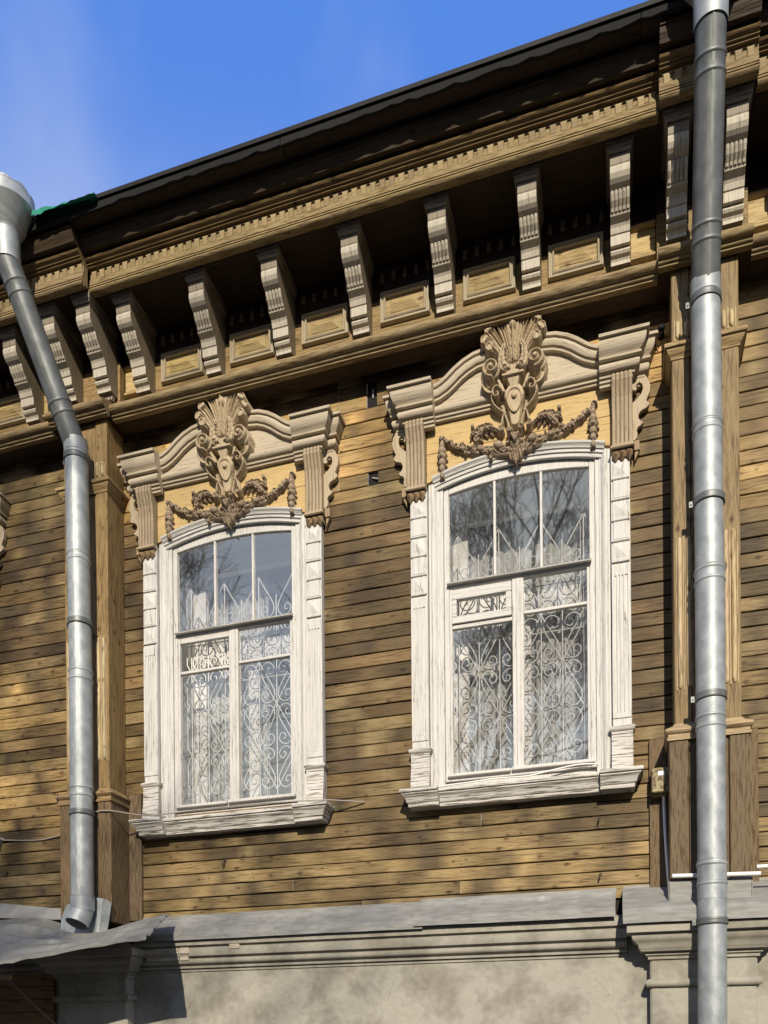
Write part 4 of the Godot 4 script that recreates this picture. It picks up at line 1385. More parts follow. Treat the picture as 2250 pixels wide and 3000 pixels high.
func crown(win: Node3D) -> void:
	var B: Material = M.beige_paint
	var full := []
	for p in [[-0.03, 6.17], [0.004, 6.172], [0.006, 6.186], [-0.004, 6.188], [-0.004, 6.193], [0.014, 6.195], [0.016, 6.208], [0.004, 6.21], [0.004, 6.216], [0.028, 6.218], [0.03, 6.229], [0.016, 6.232], [0.016, 6.238], [0.045, 6.241], [0.058, 6.252], [0.064, 6.27], [0.058, 6.288], [0.045, 6.30], [0.026, 6.304], [0.026, 6.311], [0.072, 6.313], [0.074, 6.326], [0.058, 6.329], [0.06, 6.336], [0.086, 6.352], [0.1, 6.378], [0.106, 6.404], [0.106, 6.42], [0.092, 6.424], [0.092, 6.43], [0.124, 6.432], [0.126, 6.45], [-0.03, 6.475]]: full.append(Vector2(p[0], p[1]))
	# ochre board behind the garland, cut to the arch
	var b := mb(0)
	var pts := []
	for k in 17:
		var x := lerpf(-0.668, 0.668, k / 16.0)
		pts.append(Vector2(x, maxf(arc(x, 5.80, 0.105), 5.80)))
	pts.append(Vector2(0.668, 6.012))
	pts.append(Vector2(-0.668, 6.012))
	b.plate(pts, 0.002, 0.035, 0.002)
	b.plate([Vector2(-0.668, 6.015), Vector2(0.668, 6.015), Vector2(0.668, 6.25), Vector2(-0.668, 6.25)], 0.002, 0.035, 0.003)
	put("ochre_board", b.mesh(), M.ochre_paint, win)
	# tympanum between the cornice and the swan curve
	b = mb(0)
	var curve := ogee()
	pts = []
	for p in curve: pts.append(p - Vector2(0, 0.06))
	pts.append(Vector2(0.60, 6.24))
	pts.append(Vector2(-0.60, 6.24))
	b.plate(pts, 0.002, 0.06, 0.002, true)
	put("tympanum", b.mesh(), B, win)
	# curved upper moulding
	b = mb(0)
	var path := []
	for p in curve: path.append(Vector3(p.x, p.y - 0.105, 0.0))
	b.sweep([Vector2(0, 0.0), Vector2(0, 0.092), Vector2(0.013, 0.094), Vector2(0.016, 0.072), Vector2(0.021, 0.072), Vector2(0.025, 0.105), Vector2(0.036, 0.112), Vector2(0.052, 0.116), Vector2(0.067, 0.112), Vector2(0.076, 0.10), Vector2(0.08, 0.09), Vector2(0.083, 0.118), Vector2(0.104, 0.12), Vector2(0.104, 0.0)], path, Vector3(0, 0, 1), -1.0, true)
	put("curved_pediment", b.mesh(), B, win)
	# straight moulding between the end blocks
	b = mb(0)
	var mid := [Vector2(0.0, 6.228), Vector2(0.062, 6.228), Vector2(0.064, 6.238), Vector2(0.05, 6.24), Vector2(0.05, 6.246), Vector2(0.074, 6.248), Vector2(0.076, 6.26), Vector2(0.06, 6.262), Vector2(0.06, 6.268), Vector2(0.084, 6.271), Vector2(0.096, 6.282), Vector2(0.101, 6.297), Vector2(0.096, 6.313), Vector2(0.08, 6.324), Vector2(0.0, 6.332)]
	b.sweep(mid, [Vector3(-0.59, 0, 0), Vector3(0.59, 0, 0)], Vector3.UP)
	put("straight_moulding", b.mesh(), B, win)
	for s in [-1.0, 1.0]:
		# end block with mitred return, and a lower wing stepped back from it
		b = mb(0)
		if s < 0: b.sweep(full, [Vector3(-0.80, 0, 0.0), Vector3(-0.80, 0, 0.095), Vector3(-0.592, 0, 0.095)], Vector3.UP)
		else: b.sweep(full, [Vector3(0.592, 0, 0.095), Vector3(0.80, 0, 0.095), Vector3(0.80, 0, 0.0)], Vector3.UP)
		put("crown_block", b.mesh(), B, win)
		b = mb(0)
		var w := []
		for p in full: w.append(Vector2(p.x * 0.86, p.y + 0.004))
		if s < 0: b.sweep(w, [Vector3(-0.872, 0, 0.0), Vector3(-0.872, 0, 0.03), Vector3(-0.79, 0, 0.03)], Vector3.UP)
		else: b.sweep(w, [Vector3(0.79, 0, 0.03), Vector3(0.872, 0, 0.03), Vector3(0.872, 0, 0.0)], Vector3.UP)
		put("crown_wing", b.mesh(), B, win)
		# fluted console: rolls over at the top
		b = mb(1, Color(0.80, 0.74, 0.66))
		var x: float = s * 0.742
		var pr := [[0.09, 5.752], [0.085, 5.80], [0.085, 5.90], [0.088, 6.0], [0.098, 6.08], [0.118, 6.14], [0.132, 6.175], [0.134, 6.205], [0.126, 6.228], [0.11, 6.242]]
		for k in pr.size() - 1:
			for r in 5:
				for h in 4:
					var a0 := PI * h / 4.0
					var a1 := PI * (h + 1) / 4.0
					var cx := x - 0.07 + 0.028 * (r + 0.5)
					var n := Vector3(0, -(pr[k + 1][0] - pr[k][0]), pr[k + 1][1] - pr[k][1]).normalized()
					var m0 := (n * sin(a0) - Vector3(cos(a0), 0, 0) * 0.7).normalized()
					var m1 := (n * sin(a1) - Vector3(cos(a1), 0, 0) * 0.7).normalized()
					var i0 := b.v(Vector3(cx - 0.014 * cos(a0), pr[k][1], pr[k][0]) + n * sin(a0) * 0.006, m0)
					b.v(Vector3(cx - 0.014 * cos(a1), pr[k][1], pr[k][0]) + n * sin(a1) * 0.006, m1)
					b.v(Vector3(cx - 0.014 * cos(a1), pr[k + 1][1], pr[k + 1][0]) + n * sin(a1) * 0.006, m1)
					b.v(Vector3(cx - 0.014 * cos(a0), pr[k + 1][1], pr[k + 1][0]) + n * sin(a0) * 0.006, m0)
					b.idx(i0, i0 + 1, i0 + 2)
					b.idx(i0, i0 + 2, i0 + 3)
			for e in [-0.07, 0.07]:
				b.quad(Vector3(x + e, pr[k][1], 0.03), Vector3(x + e, pr[k][1], pr[k][0]), Vector3(x + e, pr[k + 1][1], pr[k + 1][0]), Vector3(x + e, pr[k + 1][1], 0.03), Vector3(signf(e), 0, 0))
		b.sweep([Vector2(0, 5.728), Vector2(0.006, 5.729), Vector2(0.012, 5.738), Vector2(0.008, 5.748), Vector2(0.002, 5.756), Vector2(0, 5.765)], [Vector3(x - 0.07, 0, 0.02), Vector3(x - 0.07, 0, 0.093), Vector3(x + 0.07, 0, 0.093), Vector3(x + 0.07, 0, 0.02)], Vector3.UP)
		b.box(Vector3(x - 0.069, 5.68, 0.02), Vector3(x + 0.069, 5.73, 0.075), 0.002)
		var con := put("console", b.mesh(), B, win)
		for k in 3:
			b = mb(1, Color(0.62, 0.50, 0.38))
			var cx := x - 0.046 + 0.046 * k
			var a := [Vector3(cx - 0.022, 5.726, 0.076), Vector3(cx + 0.022, 5.726, 0.076), Vector3(cx + 0.022, 5.685, 0.076), Vector3(cx, 5.648, 0.07), Vector3(cx - 0.022, 5.685, 0.076)]
			var m := Vector3(cx, 5.694, 0.112)
			for j in 5:
				var n: Vector3 = (m - a[j]).cross(a[(j + 1) % 5] - a[j]).normalized()
				b.tri(a[j], a[(j + 1) % 5], m, n if n.z > 0 else -n)
			put("diamond_drop", b.mesh(), B, con)
		# fretted scroll board
		b = mb(1, Color(0.95, 0.92, 0.86))
		var o := [[0.81, 6.235], [0.83, 6.256], [0.858, 6.262], [0.884, 6.25], [0.908, 6.222], [0.926, 6.186], [0.933, 6.148], [0.928, 6.11], [0.913, 6.075], [0.906, 6.056], [0.918, 6.044], [0.924, 6.024], [0.905, 6.004], [0.88, 5.996], [0.862, 5.985], [0.852, 5.965], [0.854, 5.942], [0.868, 5.922], [0.886, 5.91], [0.868, 5.89], [0.85, 5.882], [0.84, 5.862], [0.846, 5.838], [0.842, 5.81], [0.83, 5.796], [0.81, 5.79], [0.81, 6.06]]
		# the comma-shaped hole, joined to the outline by a hairline cut
		var hole := [[0.814, 6.06], [0.845, 6.082], [0.872, 6.112], [0.884, 6.146], [0.878, 6.176], [0.86, 6.192], [0.843, 6.183], [0.836, 6.164], [0.846, 6.152], [0.836, 6.14], [0.82, 6.142], [0.8102, 6.15]]
		var poly := []
		for q in o + hole: poly.append(Vector2(s * q[0], q[1]))
		b.plate(poly, 0.012, 0.05, 0.003, true)
		put("fret_scroll", b.mesh(), B, win)
		b = mb(1, Color(0.7, 0.6, 0.5))
		b.box(Vector3(s * 0.84 - 0.02, 5.72, 0.01), Vector3(s * 0.84 + 0.02, 5.79, 0.055), 0.004)
		b.plate([Vector2(s * 0.84 - 0.016, 5.72), Vector2(s * 0.84 + 0.016, 5.72), Vector2(s * 0.825, 5.655)], 0.012, 0.045, 0.006)
		put("fret_drop", b.mesh(), B, win)

func ogee() -> Array:
	var key := [[-0.60, 6.462], [-0.545, 6.474], [-0.49, 6.50], [-0.44, 6.534], [-0.385, 6.578], [-0.33, 6.612], [-0.27, 6.636], [-0.19, 6.648], [0.0, 6.652]]
	var c := Curve2D.new()
	for k in key: c.add_point(Vector2(k[0], k[1]))
	var o := []
	for k in key: o.append(Vector2(k[0], k[1]))
	for j in range(key.size() - 2, -1, -1): o.append(Vector2(-key[j][0], key[j][1]))
	return o

# ---------------------------------------------------------------- carving
func bez(a: Vector2, b: Vector2, c: Vector2, d: Vector2, n := 12) -> Array:
	var o := []
	for k in n + 1:
		o.append(a.bezier_interpolate(b, c, d, float(k) / n))
	return o

func carved_crest() -> ArrayMesh:
	var r := Relief.new(-0.26, 5.98, 0.26, 6.88, 0.0035)
	var q := Vector2(0, 6.47)
	# fan of lobes that roll over at the tips
	var tips := [Vector2(0.165, 6.60), Vector2(0.203, 6.655), Vector2(0.172, 6.722), Vector2(0.104, 6.782)]
	for s in [-1.0, 1.0]:
		for k in 4:
			var tip: Vector2 = Vector2(tips[k].x * s, tips[k].y)
			var start: Vector2 = q + Vector2(s * (0.05 - 0.011 * k), 0.0)
			var bulge: Vector2 = start.lerp(tip, 0.5) + Vector2(-s * 0.012, 0.02)
			var pts := bez(start, start.lerp(bulge, 0.6), bulge.lerp(tip, 0.4), tip, 10)
			r.stroke(pts, 0.010, 0.033, 0.05, 0.078 + 0.005 * k, 1)
			r.stroke(pts, 0.003, 0.005, 0.05, 0.062 + 0.004 * k, 0)
			var out: Vector2 = (pts[10] - pts[8]).normalized()
			var side: Vector2 = Vector2(out.y, -out.x) * s
			r.boss(tip - out * 0.004, 0.030, 0.016, out.angle() + PI / 2, 0.012, 0.060 + 0.004 * k, 0.5)
			r.spiral(tip + side * 0.018 - out * 0.006, 0.019, out.angle(), -s * 0.95, 0.007, 0.006, 0.078, 0.07)
	r.stroke([q, q + Vector2(0, 0.26)], 0.014, 0.042, 0.06, 0.088, 1)
	r.stroke([q + Vector2(0, 0.25), q + Vector2(0, 0.33), q + Vector2(0, 0.375)], 0.042, 0.006, 0.088, 0.055, 0)
	r.stroke([q, q + Vector2(0, 0.34)], 0.006, 0.009, 0.075, 0.1, 0)
	for s in [-1.0, 1.0]:
		r.stroke([q + Vector2(s * 0.015, 0.1), q + Vector2(s * 0.05, 0.3)], 0.008, 0.016, 0.06, 0.07, 0)
	for s in [-1.0, 1.0]:
		# small outer curls at the foot of the fan
		r.spiral(Vector2(s * 0.165, 6.585), 0.032, PI * 0.5, s * -1.1, 0.014, 0.009, 0.085, 0.06)
		r.stroke(bez(Vector2(s * 0.06, 6.45), Vector2(s * 0.08, 6.52), Vector2(s * 0.12, 6.56), Vector2(s * 0.165, 6.617)), 0.012, 0.012, 0.06, 0.08)
		# two upright palmette leaves with feathered edges
		var leaf := bez(Vector2(s * 0.022, 6.40), Vector2(s * 0.075, 6.40), Vector2(s * 0.105, 6.50), Vector2(s * 0.062, 6.575))
		r.stroke(leaf, 0.045, 0.016, 0.06, 0.07, 2)
		r.stroke(leaf, 0.007, 0.005, 0.082, 0.085)
		for k in 5:
			var m: Vector2 = leaf[2 + k * 2]
			r.stroke([m, m + Vector2(-s * 0.03, 0.022)], 0.006, 0.004, 0.076, 0.07)
			r.stroke([m, m + Vector2(s * 0.03, 0.020)], 0.006, 0.004, 0.076, 0.07)
		r.spiral(Vector2(s * 0.055, 6.405), 0.026, -PI / 2, s * 1.4, 0.009, 0.007, 0.095, 0.09)
		# big side volutes
		r.boss(Vector2(s * 0.155, 6.43), 0.062, 0.062, 0, 0.03, 0.035)
		r.spiral(Vector2(s * 0.155, 6.43), 0.062, -PI * 0.5, s * 1.75, 0.017, 0.011, 0.098, 0.105)
		r.boss(Vector2(s * 0.155, 6.43), 0.015, 0.015, 0, 0.02, 0.095)
		r.stroke(bez(Vector2(s * 0.155, 6.368), Vector2(s * 0.225, 6.35), Vector2(s * 0.235, 6.42), Vector2(s * 0.212, 6.455)), 0.02, 0.012, 0.06, 0.05)
		r.stroke(bez(Vector2(s * 0.21, 6.40), Vector2(s * 0.225, 6.30), Vector2(s * 0.15, 6.29), Vector2(s * 0.088, 6.318)), 0.022, 0.014, 0.055, 0.06, 1)
		# straps from the volutes down to the shield
		r.stroke([Vector2(s * 0.105, 6.345), Vector2(s * 0.072, 6.285)], 0.012, 0.011, 0.056, 0.05, 2)
		# ears of the shield
		r.spiral(Vector2(s * 0.125, 6.272), 0.036, PI * 0.9 if s > 0 else PI * 0.1, s * -1.3, 0.013, 0.009, 0.095, 0.07)
		r.stroke(bez(Vector2(s * 0.16, 6.27), Vector2(s * 0.165, 6.22), Vector2(s * 0.12, 6.19), Vector2(s * 0.085, 6.165)), 0.010, 0.010, 0.064, 0.052)
		# lower flanks, ending in little volutes
		r.stroke(bez(Vector2(s * 0.082, 6.20), Vector2(s * 0.085, 6.15), Vector2(s * 0.05, 6.12), Vector2(s * 0.045, 6.05)), 0.012, 0.010, 0.052, 0.048)
		r.stroke(bez(Vector2(s * 0.06, 6.15), Vector2(s * 0.11, 6.15), Vector2(s * 0.075, 6.09), Vector2(s * 0.115, 6.062)), 0.009, 0.011, 0.055, 0.055)
		r.spiral(Vector2(s * 0.098, 6.045), 0.023, PI / 2 - s * 0.6, s * -1.2, 0.010, 0.008, 0.075, 0.06)
		r.spiral(Vector2(s * 0.042, 6.025), 0.02, 0.0, s * 1.2, 0.009, 0.008, 0.08, 0.07)
	# neck cup
	r.stroke([Vector2(-0.07, 6.362), Vector2(0.07, 6.362)], 0.011, 0.011, 0.078, 0.078, 2)
	r.stroke([Vector2(0, 6.35), Vector2(0, 6.30)], 0.055, 0.03, 0.062, 0.052, 2)
	# shield: a plate with a raised rim and a round boss
	r.stroke([Vector2(0, 6.25), Vector2(0, 6.20), Vector2(0, 6.09)], 0.078, 0.034, 0.05, 0.042, 2)
	var rim := []
	for k in 25:
		var a := TAU * k / 24.0 + PI / 2
		rim.append(Vector2(cos(a) * (0.05 + 0.012 * sin(a)), 6.215 + sin(a) * 0.072))
	r.stroke(rim, 0.006, 0.006, 0.062, 0.062)
	r.boss(Vector2(0, 6.245), 0.022, 0.020, 0, 0.022, 0.048, 0.3)
	var b := mb(1, Color(0.97, 0.91, 0.82))
	r.build(0.122, b, 0.09, 0.86, 0.05, 6.10, 6.42)
	return b.mesh()

func carved_garland() -> ArrayMesh:
	var r := Relief.new(-0.60, 5.77, 0.60, 6.18, 0.0035)
	var gr := RandomNumberGenerator.new()
	gr.seed = 7
	# swag, drooping and thickest at its middle
	for s in [-1.0, 1.0]:
		var sw := bez(Vector2(s * 0.545, 6.09), Vector2(s * 0.44, 6.0), Vector2(s * 0.34, 5.94), Vector2(0, 5.905), 20)
		r.stroke(sw, 0.013, 0.055, 0.03, 0.04, 3)
		for k in range(2, 21):
			var f := k / 20.0
			var p: Vector2 = sw[k]
			var w := lerpf(0.007, 0.052, f)
			for j in 2:
				var d := Vector2(gr.randf_range(-0.5, 0.5) * 0.02, gr.randf_range(-1, 1) * w)
				var a := gr.randf_range(-0.9, 0.9) + (0.5 if s > 0 else -0.5)
				if gr.randf() < 0.5:
					var l := lerpf(0.018, 0.042, f)
					var t := Vector2.from_angle(a + (PI if s < 0 else 0.0)) * l
					r.stroke([p + d - t * 0.5, p + d + t * 0.5], 0.013, 0.004, 0.06, 0.042, 1)
				else:
					var rr := gr.randf_range(0.008, 0.015)
					r.boss(p + d, rr, rr * 0.9, a, rr * 1.3, 0.038)
		# ribbon ties
		for f in [5, 9]:
			var p: Vector2 = sw[f]
			r.stroke([p + Vector2(0, -0.024), p + Vector2(s * 0.008, 0.024)], 0.008, 0.008, 0.052, 0.052)
		# broad leaves
		for k in 5:
			var p: Vector2 = sw[14 + k]
			r.stroke(bez(p, p + Vector2(-s * 0.02, -0.02), p + Vector2(-s * 0.045, -0.032), p + Vector2(-s * 0.07, -0.03 - 0.006 * k)), 0.022, 0.005, 0.062, 0.03, 1)
		r.boss(Vector2(s * 0.125, 5.945), 0.036, 0.028, s * 0.4, 0.032, 0.04)
		r.boss(Vector2(s * 0.255, 5.945), 0.026, 0.022, s * 0.5, 0.03, 0.04, 0.3)
		# hanging drop of fruit and leaves
		for k in 7:
			var y := 6.085 - k * 0.043
			var w: float = [0.014, 0.02, 0.029, 0.033, 0.028, 0.022, 0.012][k]
			r.boss(Vector2(s * 0.545, y), w, 0.027, 0, w * 1.2, 0.02)
			r.stroke([Vector2(s * 0.545 - 0.004, y), Vector2(s * 0.545 - w * 1.2, y - 0.026)], 0.013, 0.004, 0.042, 0.03, 1)
			r.stroke([Vector2(s * 0.545 + 0.004, y), Vector2(s * 0.545 + w * 1.2, y - 0.026)], 0.013, 0.004, 0.042, 0.03, 1)
		r.boss(Vector2(s * 0.545, 5.955), 0.017, 0.017, 0, 0.03, 0.04)
		r.spiral(Vector2(s * 0.55, 6.098), 0.02, 0, s * 1.0, 0.009, 0.007, 0.05, 0.04)
		# acanthus scroll that springs from the foot of the shield
		var ac := bez(Vector2(s * 0.12, 6.05), Vector2(s * 0.19, 6.115), Vector2(s * 0.24, 6.10), Vector2(s * 0.285, 6.03), 16)
		r.stroke(ac, 0.014, 0.026, 0.055, 0.055, 3)
		for k in 3:
			var p: Vector2 = ac[5 + k * 4]
			r.stroke(bez(p, p + Vector2(s * 0.02, 0.025), p + Vector2(s * 0.05, 0.03), p + Vector2(s * 0.068, 0.012 - 0.01 * k)), 0.024, 0.008, 0.066, 0.045, 1)
			r.stroke(bez(p, p + Vector2(s * 0.0, -0.02), p + Vector2(-s * 0.005, -0.04), p + Vector2(-s * 0.02, -0.05)), 0.018, 0.006, 0.055, 0.03, 1)
		r.stroke(bez(Vector2(s * 0.27, 6.06), Vector2(s * 0.31, 6.06), Vector2(s * 0.325, 6.09), Vector2(s * 0.312, 6.125)), 0.018, 0.007, 0.055, 0.045, 1)
		r.boss(Vector2(s * 0.312, 6.125), 0.013, 0.018, 0, 0.022, 0.035)
	# central flower with a berry cluster over long leaves
	for k in 9:
		var a := TAU * k / 9.0
		var d := Vector2.from_angle(a)
		r.stroke([Vector2(0, 5.965) + d * 0.012, Vector2(0, 5.965) + d * 0.046], 0.014, 0.012, 0.07, 0.075, 1)
	for k in 4:
		for j in 4 - k:
			r.boss(Vector2((j - (3 - k) / 2.0) * 0.016, 5.978 - k * 0.014), 0.010, 0.010, 0, 0.018, 0.078)
	for s in [-1.0, -0.4, 0.4, 1.0]:
		r.stroke(bez(Vector2(s * 0.012, 5.935), Vector2(s * 0.03, 5.90), Vector2(s * 0.05, 5.86), Vector2(s * 0.03, 5.815 + absf(s) * 0.015)), 0.020, 0.006, 0.075, 0.045, 1)
	r.stroke([Vector2(0, 5.94), Vector2(0, 5.80)], 0.022, 0.006, 0.08, 0.05, 1)
	var b := mb(0, Color(1, 1, 1))
	r.build(0.042, b, 0.02, 0.85)
	return b.mesh()

# ---------------------------------------------------------------- drainpipes
func ring_path(p: Vector3, q: Vector3, r: float, beads: Array) -> Array:
	# points and radii of a pipe from p to q with raised beads at the given distances
	var pts := []
	var rad := []
	var l := p.distance_to(q)
	var d := (q - p) / l
	var marks := [[0.0, r], [l, r]]
	for b in beads:
		for k in [[-0.014, 0.0], [-0.008, 0.0045], [-0.003, 0.0065], [0.003, 0.0065], [0.008, 0.0045], [0.014, 0.0]]:
			var t: float = b + k[0]
			if t > 0.001 and t < l - 0.001:
				marks.append([t, r + k[1]])
	marks.sort_custom(func(a, c): return a[0] < c[0])
	for m in marks:
		pts.append(p + d * m[0])
		rad.append(m[1])
	return [pts, rad]

func pipe_part(called: String, p: Vector3, q: Vector3, r: float, beads: Array, root: Node3D, seam := 0.0, metal := "zinc") -> void:
	var b := mb(1)
	var pr := ring_path(p, q, r, beads)
	b.tube(pr[0], pr[1], 32, false)
	# the rolled lip at the upper rim and the lap seam
	var d := (q - p).normalized()
	b.tube([p, p + d * 0.004, p + d * 0.008], [r, r + 0.004, r], 32, false)
	if seam != 0.0:
		var a := Vector3(sin(seam), 0, cos(seam))
		a = (a - d * a.dot(d)).normalized()
		var t := d.cross(a)
		b.quad(p + a * (r + 0.001) - t * 0.009, p + a * (r + 0.0025) + t * 0.009, q + a * (r + 0.0025) + t * 0.009, q + a * (r + 0.001) - t * 0.009, a)
		b.quad(p + a * (r - 0.002) + t * 0.009, p + a * (r + 0.0025) + t * 0.009, q + a * (r + 0.0025) + t * 0.009, q + a * (r - 0.002) + t * 0.009, t)
	put(called, b.mesh(), M[metal], root)

func clamp_part(p: Vector3, r: float, root: Node3D, s: float) -> void:
	var b := mb(1)
	b.tube([p - Vector3(0, 0.022, 0), p - Vector3(0, 0.020, 0), p - Vector3(0, 0.006, 0), p + Vector3(0, 0.006, 0), p + Vector3(0, 0.020, 0), p + Vector3(0, 0.022, 0)], [r, r + 0.007, r + 0.0045, r + 0.0045, r + 0.007, r], 32, false)
	b.box(p + Vector3(s * (r + 0.014) - 0.014, -0.02, -0.006), p + Vector3(s * (r + 0.014) + 0.014, 0.02, 0.0), 0.001)
	b.box(p + Vector3(s * (r + 0.014) - 0.014, -0.02, 0.004), p + Vector3(s * (r + 0.014) + 0.014, 0.02, 0.01), 0.001)
	b.tube([p + Vector3(s * (r + 0.014), 0, -0.012), p + Vector3(s * (r + 0.014), 0, 0.018)], 0.005, 8)
	b.tube([p + Vector3(0, 0, -r), p + Vector3(0, 0, -0.16)], 0.006, 8)
	put("clamp", b.mesh(), M.dark_zinc, root)

func downpipes() -> void:
	var labels := ["grey zinc drainpipe with an open spout above the sheet-metal canopy", "tall grey zinc drainpipe in front of the right corner post running down past the plaster"]
	for i in 2:
		var base := Vector3(-4.19, 2.55, 0.385) if i == 0 else Vector3(0.556, 0.0, 0.385)
		var t := thing("drainpipe", labels[i], "drainpipe", base, "zinc drainpipes on the facade")
		var r := 0.0905
		var x_of := func(y: float) -> float:
			if i == 0: return lerpf(-4.176, -4.20, smoothstep(4.6, 6.45, y)) - base.x
			return 0.563 - 0.012 * smoothstep(4.6, 6.45, y) - 0.006 * smoothstep(3.0, 1.7, y) - base.x
		var P := func(y: float) -> Vector3: return Vector3(x_of.call(y), y - base.y, 0.0)
		var cuts := [[6.45, 5.54, [0.07]], [5.56, 4.60, [0.0, 0.06]], [4.63, 3.66, [0.02, 0.09]], [3.70, 2.73, [0.03, 0.095]]]
		if i == 1: cuts += [[2.755, 2.5, [0.03]], [2.62, 1.4, [0.02]], [1.42, 0.15, [0.05]]]
		var k := 0
		for c in cuts:
			pipe_part("pipe_section", P.call(c[0]), P.call(c[1]), r - 0.002 * (k % 2), c[2], t, 0.35 if i == 0 else 0.0)
			k += 1
		# bend up and outwards to the eave
		var hi := Vector3((-4.455 if i == 0 else 0.548) - base.x, 7.60 - base.y, 0.855 - base.z)
		var lo: Vector3 = P.call(6.44)
		pipe_part("elbow_pipe", hi, lo + Vector3(0, -0.02, 0), r - 0.003, [0.17, 0.25, hi.distance_to(lo) - 0.22, hi.distance_to(lo) - 0.30], t, 0.12, "dark_zinc")
		var b := mb(1)
		b.tube([lo + Vector3(0, -0.05, 0), lo + Vector3(0, 0.035, 0.012)], [r + 0.003, r + 0.004], 32, false)
		put("elbow_collar", b.mesh(), M.zinc, t)
		b = mb(1)
		b.tube([hi + Vector3(0, -0.03, -0.01), hi + Vector3(0, 0.05, 0.0), hi + Vector3(0, 0.19, 0.0)], [r + 0.006, r + 0.007, r + 0.007], 32, false)
		put("neck", b.mesh(), M.zinc, t)
		# rain-water head: cone, rim band, scalloped crown
		b = mb(1)
		var f := hi + Vector3(0, 0.17, 0)
		b.tube([f, f + Vector3(0, 0.02, 0), f + Vector3(0, 0.165, 0), f + Vector3(0, 0.17, 0), f + Vector3(0, 0.18, 0), f + Vector3(0, 0.185, 0), f + Vector3(0, 0.255, 0)], [0.098, 0.105, 0.205, 0.212, 0.212, 0.206, 0.206], 40, false)
		for j in 40:
			var a0 := TAU * j / 40
			var a1 := TAU * (j + 1) / 40
			var h0 := 0.255 + 0.022 * absf(sin(a0 * 5.0))
			var h1 := 0.255 + 0.022 * absf(sin(a1 * 5.0))
			var u0 := Vector3(cos(a0), 0, sin(a0)) * 0.206
			var u1 := Vector3(cos(a1), 0, sin(a1)) * 0.206
			b.quad(f + u0 + Vector3(0, 0.25, 0), f + u1 + Vector3(0, 0.25, 0), f + u1 + Vector3(0, h1, 0), f + u0 + Vector3(0, h0, 0), u0.normalized())
		put("rain_head", b.mesh(), M.zinc, t)
		for y in ([6.33, 5.0, 3.47] if i == 0 else [6.35, 5.06, 3.80, 2.36, 0.9]):
			clamp_part(P.call(y), r + 0.002, t, -1.0)
		if i == 0:
			# lower sleeve and the open spout
			var a: Vector3 = P.call(2.76)
			pipe_part("sleeve", P.call(2.80), P.call(2.68), r + 0.004, [], t)
			b = mb(1)
			var e := a + Vector3(-0.02, -0.19, 0.05)
			b.tube([a + Vector3(0, -0.05, 0), a + Vector3(-0.006, -0.11, 0.012), e], [r, r, r], 32, false)
			b.tube([e, a + Vector3(-0.006, -0.11, 0.012), a + Vector3(0, -0.05, 0)], [r - 0.004, r - 0.004, r - 0.004], 32, false)
			put("spout", b.mesh(), M.zinc, t)
			b = mb(1)
			b.tube([a + Vector3(0, -0.04, 0), a + Vector3(0, -0.03, 0)], r - 0.006, 24)
			put("spout_inside", b.mesh(), M.black, t)  # black disc paints the dark inside the pipe

# ---------------------------------------------------------------- small things on the wall
func wire(b: MB, pts: Array, r: float, sag := 0.0) -> void:
	var c := Curve3D.new()
	for k in pts.size():
		var t: Vector3 = (pts[mini(k + 1, pts.size() - 1)] - pts[maxi(k - 1, 0)]) / 6.0
		c.add_point(pts[k], -t, t)
	c.bake_interval = 0.03
	var o := []
	for p in c.get_baked_points(): o.append(p)
	b.tube(o, r, 5)

